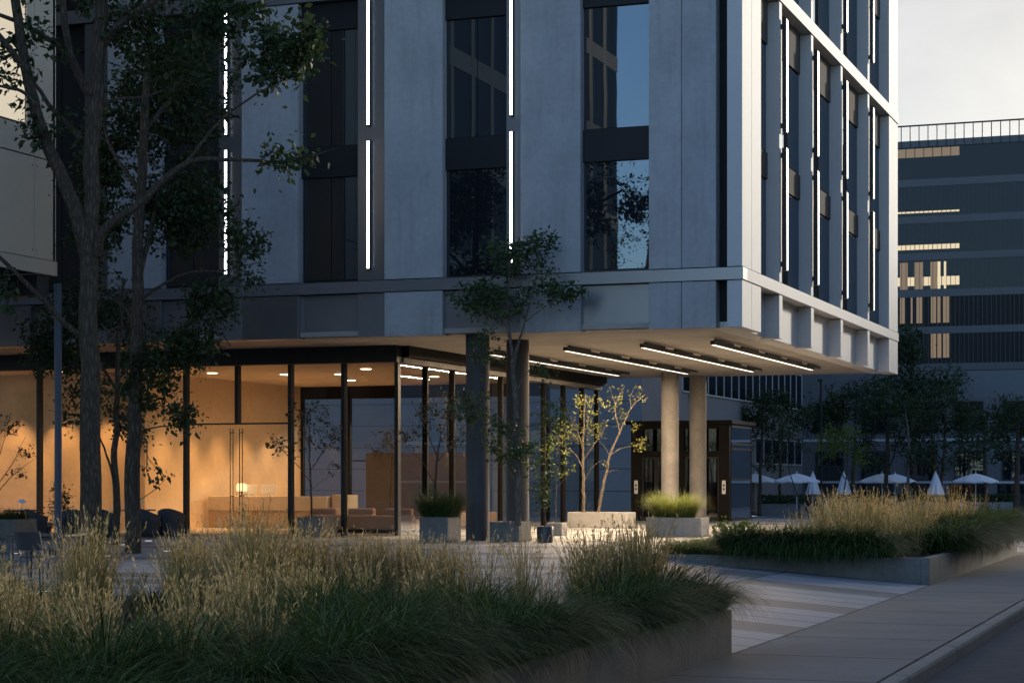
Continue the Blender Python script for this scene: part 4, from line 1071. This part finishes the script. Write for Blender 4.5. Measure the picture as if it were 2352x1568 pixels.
def umb_closed():
    r = thing('patio_umbrella', 'x', 'umbrella', (0,0,0))
    MB().cyl(0, 0, 0, 2.85, .03, n=12).build('pole', M['white'], r)
    MB().cyl(0, 0, 0, .08, .32, n=24).build('base', M['darkmetal'], r)
    MB().lathe([(.03,2.78),(.10,2.6),(.22,2.2),(.33,1.7),(.40,1.42),(.37,1.38)], 36, wob=lambda an, j: 1+.13*math.sin(9*an)*(j/5)).build('canopy', M['canvas'], r, smooth=True)
    return r
U = umb_open(); UC = umb_closed()
spots = [(1735,128,'white open umbrella just right of the lift kiosk, half hidden by it'),(1830,122,'wide white open umbrella between the slim dark tree and the lamp post'),
  (2026,124,'white open umbrella left of the pair of slender trees behind golden grass'),(2056,136,'small pale open umbrella set further back beneath a larger one'),(2241,124,'white open umbrella nearest the right edge')]
for i, (px, Yv, lb) in enumerate(spots):
    q = at(px, 1098, Yv); o = U if i == 0 else dup(U, (0,0,0))
    o.location = (q[0], q[1], ZT); o.rotation_euler.z = i*.7; o['label'] = lb; o['group'] = 'umbrellas on the rear terrace'
for i, (px, Yv, sc_, lb) in enumerate(((1867,124,1.0,'folded umbrella with bluish canvas left of the lamp post'),(1938,124,1.0,'folded pale umbrella behind the lime-leaved tree'),(2149,120,1.1,'broad folded umbrella with partly opened canvas beside a bare trunk'))):
    q = at(px, 1098, Yv); o = UC if i == 0 else dup(UC, (0,0,0))
    o.location = (q[0], q[1], ZT); o['label'] = lb; o['group'] = 'folded umbrellas on the rear terrace'; o.scale = (sc_*1.15, sc_*1.15, 1)
def hedge_planter(px0, px1, Yv, lb, lb2, seed):
    z0 = ZT; p0 = at(px0, 1098, Yv); p1 = at(px1, 1098, Yv); c = ((p0[0]+p1[0])/2, (p0[1]+p1[1])/2)
    L = abs(p1[0]-p0[0])/2
    r = thing('concrete_planter', lb, 'planter', (c[0], c[1], z0)); MB().box(-L, L, -.5, .5, 0, .75).build('box', M['planter'], r, bevel=.01)
    MB().box(-L+.06, L-.06, -.44, .44, .751, .77).build('soil', M['soil'], r)
    n_ = np.random.default_rng(seed); k = int(1500*L)
    P_ = np.stack([n_.uniform(-L-.1, L+.1, k), n_.uniform(-.55, .6, k), n_.uniform(0, .5, k)**.8], 1)+np.array([c[0], c[1], z0+.72])
    V_, F_ = leaves_np(P_, n_.normal(0, 1, (k, 3))+np.array([0,0,.6]), .11, n_)
    o_ = np_mesh('hedge', V_-np.array([c[0], c[1], z0+.72]), F_, [M['leafyoung']]); o_.location = (c[0], c[1], z0+.72); tag(o_, lb2, 'hedge')
hedge_planter(1742, 1850, 127, 'long concrete trough with a clipped hedge right of the kiosk', 'low green hedge in the trough right of the kiosk', 81)
hedge_planter(1915, 2010, 134, 'concrete trough with dark hedge behind the lamp post', 'low dark hedge behind the lamp post', 82)
hedge_planter(2060, 2330, 138, 'long low trough with dark hedge at the back of the terrace', 'long dark hedge along the back of the terrace', 83)
hedge_planter(1330, 1455, 118, 'concrete trough behind the yellow trees', 'dark green hedge seen past the yellow tree trunks', 84)
def patio_table(w_=.8):
    r = thing('patio_table', 'x', 'table'); MB().box(-w_/2, w_/2, -w_/2, w_/2, .71, .74).build('tabletop', M['darkmetal'], r, bevel=.008)
    for sx in (-1, 1):
        for sy in (-1, 1): MB().box(sx*(w_/2-.05)-.02, sx*(w_/2-.05)+.02, sy*(w_/2-.05)-.02, sy*(w_/2-.05)+.02, 0, .71).build('leg', M['darkmetal'], r)
    return r
def patio_chair(m=M['darkmetal'], m2=None):
    r = thing('patio_chair', 'x', 'chair')
    st = MB().box(-.23, .23, -.22, .22, .43, .455); st.build('seat', m2 or m, r, bevel=.008)
    bk = MB(); 
    n = 8
    for k in range(n):
        x0 = -.23+.46*k/n; x1 = -.23+.46*(k+1)/n
        y0 = .24+.05*(1-(2*k/n-1)**2); y1 = .24+.05*(1-(2*(k+1)/n-1)**2)
        bk.add([(x0,y0,.55),(x1,y1,.55),(x1,y1+.06,.82),(x0,y0+.06,.82)], [(0,1,2,3)])
    b_ = bk.build('backrest', m2 or m, r); s_ = b_.modifiers.new('t', 'SOLIDIFY'); s_.thickness = .02
    for sx in (-1, 1):
        MB().tube([(sx*.23,.22,0),(sx*.22,.20,.44),(sx*.23,.25,.56),(sx*.23,.31,.83)], .014, 8).build('leg', m, r)
        MB().tube([(sx*.24,-.24,0),(sx*.22,-.20,.44)], .014, 8).build('leg', m, r)
        MB().tube([(sx*.24,-.20,.44),(sx*.255,-.21,.64),(sx*.255,.10,.66),(sx*.23,.27,.66)], .012, 8).build('arm', m, r)
    return r
PT = patio_table(); PC = patio_chair(); PCW = patio_chair(M['darkmetal'], M['panel'])
tabs = [(1400,113,'dark table on the terrace glimpsed between the yellow tree trunks'),(1850,121,'small dark table beneath the folded bluish umbrella'),(1995,119,'table behind the first golden grass tuft'),(2241,123,'table under the umbrella nearest the right edge'),(1925,116,'table by the lamp post foot')]
for i, (px, Yv, lb) in enumerate(tabs):
    q = at(px, 1098, Yv); o = PT if i == 0 else dup(PT, (0,0,0)); o.location = (q[0], q[1], ZT); o.rotation_euler.z = .3; o['label'] = lb; o['group'] = 'terrace tables'
chs = [(1378,112,.9,'chair left of the table between the yellow trunks'),(1424,113,-1.2,'chair right of the table between the yellow trunks'),(1722,121,1.2,'pale chair against the hedge trough beside the kiosk'),(1905,117,1.3,'pale chair left of the lamp post table'),
  (1945,117,-1.3,'pale chair right of the lamp post table'),(1975,119,1.0,'pale chair left of the table behind the golden grass'),(2015,119,-1.4,'pale chair right of the table behind the golden grass'),(2218,122,1.2,'pale chair left of the table near the right edge'),(2264,123,-1.3,'pale chair right of the table near the right edge')]
for i, (px, Yv, rz, lb) in enumerate(chs):
    q = at(px, 1098, Yv); o = (PCW if i == 0 else dup(PCW, (0,0,0))); o.location = (q[0], q[1], ZT); o.rotation_euler.z = rz; o['label'] = lb; o['group'] = 'terrace chairs'
# trees of the rear terrace
def terr(px, Yv, limbs, blobs, label, seed, leaf=M['leaf'], bark=M['bark'], per=13, ls=.17, nm='terrace_tree', **kw):
    q = at(px, 1098, Yv)
    return tree(nm, label, 'tree', (q[0], q[1], ZT), [br(Yv, pts, r0, r1, d0, d1) for pts, r0, r1, d0, d1 in limbs], blobs, leaf, bark, seed, leafsize=ls, per=per, twig=.012, spread=.3, group='trees of the rear terrace', **kw)
Yv = 125
terr(1745, Yv, [([(1745,1185),(1746,1100),(1750,1000),(1752,930)],.13,.05,0,0),([(1746,1085),(1720,1060),(1700,1040)],.05,.02,0,-.5),([(1746,1075),(1775,1050),(1800,1035)],.05,.02,0,.4),([(1750,1000),(1780,970),(1800,950)],.05,.02,0,.5)],
  [blob(1745,945,Yv,62,70,150), blob(1790,1000,Yv+1,40,50,46), blob(1715,985,Yv+.6,35,50,36), blob(1775,1065,Yv-1,34,24,22), blob(1715,1060,Yv-.6,22,22,10)], 'dark slender tree rising right of the lift kiosk', 91, lo=2.0)
terr(1822, 117, [([(1838,1196),(1832,1140),(1815,1090),(1808,1040)],.05,.02,0,0),([(1812,1075),(1830,1045),(1845,1020)],.03,.01,0,.3)], [blob(1815,1010,117,40,45,30), blob(1845,1030,117,20,25,8)], 'small crooked thin tree between the two left umbrellas', 92, lo=2.0, ls=.14)
Yv = 116
terr(1940, Yv, [([(1933,1200),(1938,1140),(1945,1080),(1948,1020)],.06,.02,0,0),([(1942,1100),(1915,1060),(1895,1020)],.035,.012,0,-.3),([(1945,1090),(1970,1050),(1990,1030)],.035,.012,0,.3)],
  [blob(1935,1010,Yv,50,45,66), blob(1900,1025,Yv-.4,30,50,34), blob(1975,1050,Yv,28,35,24)], 'lime-leaved young tree right of the lamp post', 93, leaf=M['leaflime'], ls=.15, lo=2.0)
Yv = 122
terr(2034, Yv, [([(2034,1188),(2035,1100),(2038,1000),(2045,930)],.17,.06,0,0),([(2036,1085),(2052,1050),(2066,1000)],.07,.03,0,-.4),([(2035,1070),(2010,1030),(1985,1000)],.06,.02,0,-.6),([(2040,985),(2010,950),(1978,935)],.06,.02,0,.6)],
  [blob(2030,940,Yv+1,80,60,170), blob(1985,1010,Yv,45,55,52), blob(2070,1000,Yv-.5,45,60,52), blob(2010,1060,Yv-.8,40,30,24)], 'broad tree with forked trunk behind the first open umbrella of the golden grass', 94, lo=2.4)
Yv = 119
terr(2086, Yv, [([(2086,1190),(2086,1100),(2088,1020),(2080,950)],.12,.04,0,0),([(2087,1080),(2110,1060),(2140,1050)],.04,.015,0,-.4)], [blob(2095,960,Yv+.8,60,60,90), blob(2110,1045,Yv-.4,50,40,34)], 'straight pale-trunked tree between umbrella and folded parasol', 95, bark=M['barkpale'], lo=2.4)
Yv = 121
terr(2160, Yv, [([(2155,1190),(2160,1120),(2166,1070),(2170,1000),(2172,930)],.14,.05,0,0),([(2165,1075),(2190,1050),(2240,1045)],.05,.02,0,-.6),([(2166,1060),(2140,1030),(2110,1020)],.06,.02,0,-.5),([(2170,1000),(2140,960),(2130,930)],.06,.02,0,.4)],
  [blob(2165,930,Yv+.6,90,65,190), blob(2200,990,Yv,60,60,80), blob(2130,1010,Yv,50,50,56), blob(2160,1070,Yv-.6,60,25,24)], 'wide dark tree with light crooked limbs behind the broad folded umbrella', 96, lo=2.4)
Yv = 118
terr(2338, Yv, [([(2334,1190),(2336,1100),(2338,1000),(2340,940)],.2,.08,0,0),([(2337,1090),(2315,1060),(2285,1040)],.05,.02,0,-.4),([(2338,1040),(2370,1000),(2400,970)],.08,.03,0,0)],
  [blob(2330,960,Yv+.4,90,75,220), blob(2290,1030,Yv-.4,60,45,56), blob(2390,1000,Yv,60,80,60)], 'dense dark tree cut by the right edge', 97, lo=2.4)
Yv = 136
terr(2095, Yv, [([(2098,1177),(2100,1060),(2095,950),(2092,850),(2090,770)],.2,.06,0,0),([(2095,940),(2130,880),(2150,840)],.07,.03,0,.5)], [blob(2085,800,Yv,48,75,150), blob(2110,890,Yv,80,60,150), blob(2180,870,Yv,50,40,50), blob(2060,890,Yv,50,60,60)], 'tallest terrace tree reaching up beside the office corner in front of the tower', 98, lo=4, ls=.2)
Yv = 132
terr(1960, Yv, [([(1958,1179),(1960,1080),(1965,980),(1968,900)],.16,.06,0,0)], [blob(1950,930,Yv,90,60,170), blob(1880,960,Yv,60,60,90), blob(2010,890,Yv,60,40,60)], 'dark tree behind the lamp post under the soffit edge', 99, lo=4, ls=.2)
Yv = 112
terr(1441, Yv, [([(1441,1193),(1441,1100),(1440,1060),(1438,980),(1440,920)],.12,.05,0,0),([(1441,1065),(1465,1030),(1490,1010)],.05,.02,0,.4),([(1440,1060),(1415,1030),(1400,1000)],.05,.02,0,.3)],
  [blob(1440,940,Yv+1,70,70,210), blob(1400,1010,Yv+.5,40,50,46), blob(1480,1000,Yv+.5,40,60,60), blob(1545,920,Yv+2,70,55,90)], 'round dark tree behind the yellow trees between lobby and kiosk', 100, lo=2.6)

terr(1795, 129, [([(1790,1183),(1792,1100),(1795,1010),(1798,940)],.12,.05,0,0)], [blob(1790,930,130,60,50,90), blob(1830,960,130,50,50,60)], 'dark tree close behind the left open umbrellas', 101, lo=3.5)
terr(2262, 131, [([(2264,1180),(2264,1090),(2260,1000),(2258,930)],.15,.05,0,0)], [blob(2255,990,131,60,60,110), blob(2220,1040,131,50,40,46)], 'dark tree behind the umbrella nearest the right edge', 102, lo=3.2)
tree('street_tree', 'tall bare-branched tree mirrored in the corner window of the office', 'tree', (-11.6,-31,-.02),
  [([(-11.6,-31,-.02),(-11.5,-31,4),(-11.7,-30.9,8),(-11.5,-31,11),(-11.3,-31,14)],[.2,.17,.13,.08,.03]), ([(-11.6,-30.9,7),(-12.6,-30.6,9.5),(-13.3,-30.5,12.5)],[.09,.06,.02]), ([(-11.6,-31,9),(-10.8,-30.6,11),(-10.2,-30.4,13)],[.07,.05,.015])],
  [((-11.8,-31,12.5),(2.0,1.8,2.6),130), ((-12.9,-30.7,11.2),(1.1,1.2,1.6),40)], M['leaf'], M['bark'], 103, leafsize=.12, per=7, twig=.011, spread=.2, lo=4)

# ------------------------------------------------------------------ front plaza: table, chairs, ground lights
Yv = 30.2; q = at(108, 1098, Yv)
T_ = patio_table(.95); T_.location = (q[0], q[1], 0); T_.rotation_euler.z = .2; T_['label'] = 'dark metal table in front of the tallest tree at the left'
for i, (px, Yv, rz, lb) in enumerate(((18,30.4,1.7,'dark metal armchair left of the plaza table'),(150,31.4,-1.2,'dark metal armchair right of the plaza table'),(95,29.0,3.0,'dark metal armchair pulled to the near side of the plaza table'))):
    q = at(px, 1098, Yv); o = PC if i == 0 else dup(PC, (0,0,0)); o.location = (q[0], q[1], 0); o.rotation_euler.z = rz; o['label'] = lb; o['group'] = 'armchairs at the plaza table'
def tub():
    r = thing('tub_chair', 'x', 'chair'); n = 22; vs = []; fs = []
    for j, (z, ro) in enumerate(((.02,.30),(.15,.31),(.42,.34),(1,.38))):
        for k in range(n+1):
            an = math.radians(-20+220*k/n); zz_ = z if j < 3 else .58+.20*math.sin(math.radians(180*k/n))**1.4
            vs.append((ro*math.cos(an), ro*math.sin(an), zz_))
    for j in range(3):
        for k in range(n): fs.append((j*(n+1)+k, j*(n+1)+k+1, (j+1)*(n+1)+k+1, (j+1)*(n+1)+k))
    b_ = MB().add(vs, fs).build('shell', M['rattan'], r, smooth=True); s_ = b_.modifiers.new('t', 'SOLIDIFY'); s_.thickness = .035
    MB().lathe([(.28,.02),(.30,.30),(.28,.30)], 24).build('base', M['rattan'], r, smooth=True)
    MB().lathe([(.27,.301),(.295,.34),(.29,.41),(.24,.43)], 24, y=-.02).build('cushion', M['sofa'], r, smooth=True)
    return r
TC = tub()
tubs = [(346,53.3,2.6,'dark rattan tub chair right of the leafy tree, left one of a pair'),(394,53.5,3.3,'dark rattan tub chair right beside the lobby door mullion'),(92,52.4,2.4,'dark rattan tub chair left of the slim post, by the lamp-lit table'),(168,52.6,3.6,'dark rattan tub chair half hidden behind the tallest trunk'),(246,53.2,2.9,'dark rattan tub chair seen between the tall trunks')]
for i, (px, Yv, rz, lb) in enumerate(tubs):
    q = at(px, 1098, Yv); o = TC if i == 0 else dup(TC, (0,0,0)); o.location = (q[0], q[1], 0); o.rotation_euler.z = rz; o['label'] = lb; o['group'] = 'rattan chairs along the lobby front'
CT = thing('cafe_table', 'x', 'table'); MB().cyl(0,0,.70,.74,.48,n=32).build('tabletop', M['wood'], CT, bevel=.006); MB().lathe([(.25,0),(.25,.02),(.04,.05),(.035,.70)], 20).build('pedestal', M['black'], CT)
ML = thing('table_lamp', 'x', 'lamp'); MB().lathe([(.06,0),(.06,.015),(.012,.03),(.012,.20)], 14).build('stem', M['white'], ML); MB().lathe([(.12,.19),(.11,.24),(.05,.29),(.01,.30)], 18).build('lamp_shade', M['canvas'], ML, smooth=True)
for i, (px, Yv, lb, lb2) in enumerate(((50,53.6,'round walnut table by the left lobby window','small mushroom lamp on the leftmost walnut table'),(318,54.3,'round walnut table behind the leafy tree','small mushroom lamp on the walnut table between the trunks'))):
    q = at(px, 1098, Yv); o = CT if i == 0 else dup(CT, (0,0,0)); o.location = (q[0], q[1], 0); o['label'] = lb; o['group'] = 'walnut tables along the lobby front'
    l_ = ML if i == 0 else dup(ML, (0,0,0)); l_.location = (q[0], q[1], .741); l_['label'] = lb2; l_['group'] = 'mushroom table lamps'
gl = [(111,1360,'ground light nearest the left table'),(340,1372,'ground light before the leafy tree, partly hidden by grass'),(407,1371,'ground light right of the leafy tree base'),(384,1267,'ground light on the plaza in front of the lobby doors'),(341,1243,'ground light close to the rattan chair pair'),(241,1278,'ground light between the two big trunks'),(281,1252,'ground light beside the slender trunk')]
GL = None
for i, (px, py, lb) in enumerate(gl):
    q = gnd(px, py)
    if GL is None:
        GL = thing('ground_light', lb, 'ground light'); MB().cyl(0,0,.0,.012,.115,n=24).build('ring', M['darkmetal'], GL); MB().cyl(0,0,.0125,.018,.09,n=24).build('lens', M['dot'], GL); o = GL
    else: o = dup(GL, (0,0,0), label=lb)
    o.location = (q[0], q[1], 0.004); o['group'] = 'lights set in the plaza'
for px, py, lb in ((1760,1182,'bright ground light before the hedge trough'),(1728,1185,'ground light at the kiosk side')):
    q = gnd(px, py, ZT); o = dup(GL, (q[0], q[1], ZT+.004), label=lb); o['group'] = 'lights set in the plaza'; o.scale = (3, 3, 1)

# ------------------------------------------------------------------ lobby furniture
DK = thing('reception_desk', 'long pale stone reception desk with darker base inside the lobby', 'desk', (-18.0, 10.4, .006))
MB().box(-2.1, 2.1, -.35, .35, .0, .56).build('base', M['deskdark'], DK, bevel=.01)
MB().box(-2.1, 2.15, -.37, .37, .561, 1.02).build('counter', M['desk'], DK, bevel=.02)
MB().lathe([(.42,0),(.42,1.05),(.40,1.07)], 32, x=2.55, y=.1).build('rounded_end', M['desk'], DK, smooth=True)
LP = thing('desk_lamp', 'lit desk lamp with glowing yellow shade on the reception desk', 'lamp', (-19.05, 10.35, 1.03))
MB().lathe([(.09,0),(.09,.02),(.015,.03),(.015,.30)], 16).build('stem', M['bronze'], LP); MB().lathe([(.15,.16),(.16,.18),(.16,.36),(.13,.40),(.02,.41)], 24).build('lamp_shade', M['shade'], LP, smooth=True)
lamp('POINT', 'desk_bulb', (-19.05, 10.35, 1.36), 14, (1,.66,.30), shadow_soft_size=.12)
for px, lb in ((571,'left white monitor on the reception desk'),(615,'right white monitor on the reception desk')):
    q = onb(px, 10.4)[0]; mn = thing('monitor', lb, 'monitor', (q, 10.45, 1.03), .1, 'monitors on the reception desk')
    MB().box(-.27, .27, -.015, .015, .06, .36).build('back', M['white'], mn, bevel=.01); MB().box(-.04, .04, -.01, .05, 0, .08).box(-.12, .12, -.08, .10, 0, .012).build('stand', M['white'], mn)
SF = thing('sofa', 'long low tan leather sofa behind the lobby glass', 'sofa', (-12.9, 6.4, .006))
MB().box(-1.75, 1.75, -.45, -.22, .10, .52).build('back', M['sofa'], SF, bevel=.05); MB().box(-1.75, 1.75, -.219, .5, .10, .40).build('seat', M['sofa'], SF, bevel=.05)
MB().box(-1.6, 1.6, -.3, .4, 0, .099).build('plinth', M['black'], SF)
for x in (-1.2, 0, 1.2): MB().box(-.42+x, .42+x, -.25, -.02, .41, .72).build('cushion', M['sofa'], SF, bevel=.06)
o = dup(SF, (-11.75, 11.5, .006), math.pi/2, 'second tan sofa deeper in the lobby along the side glass', None)
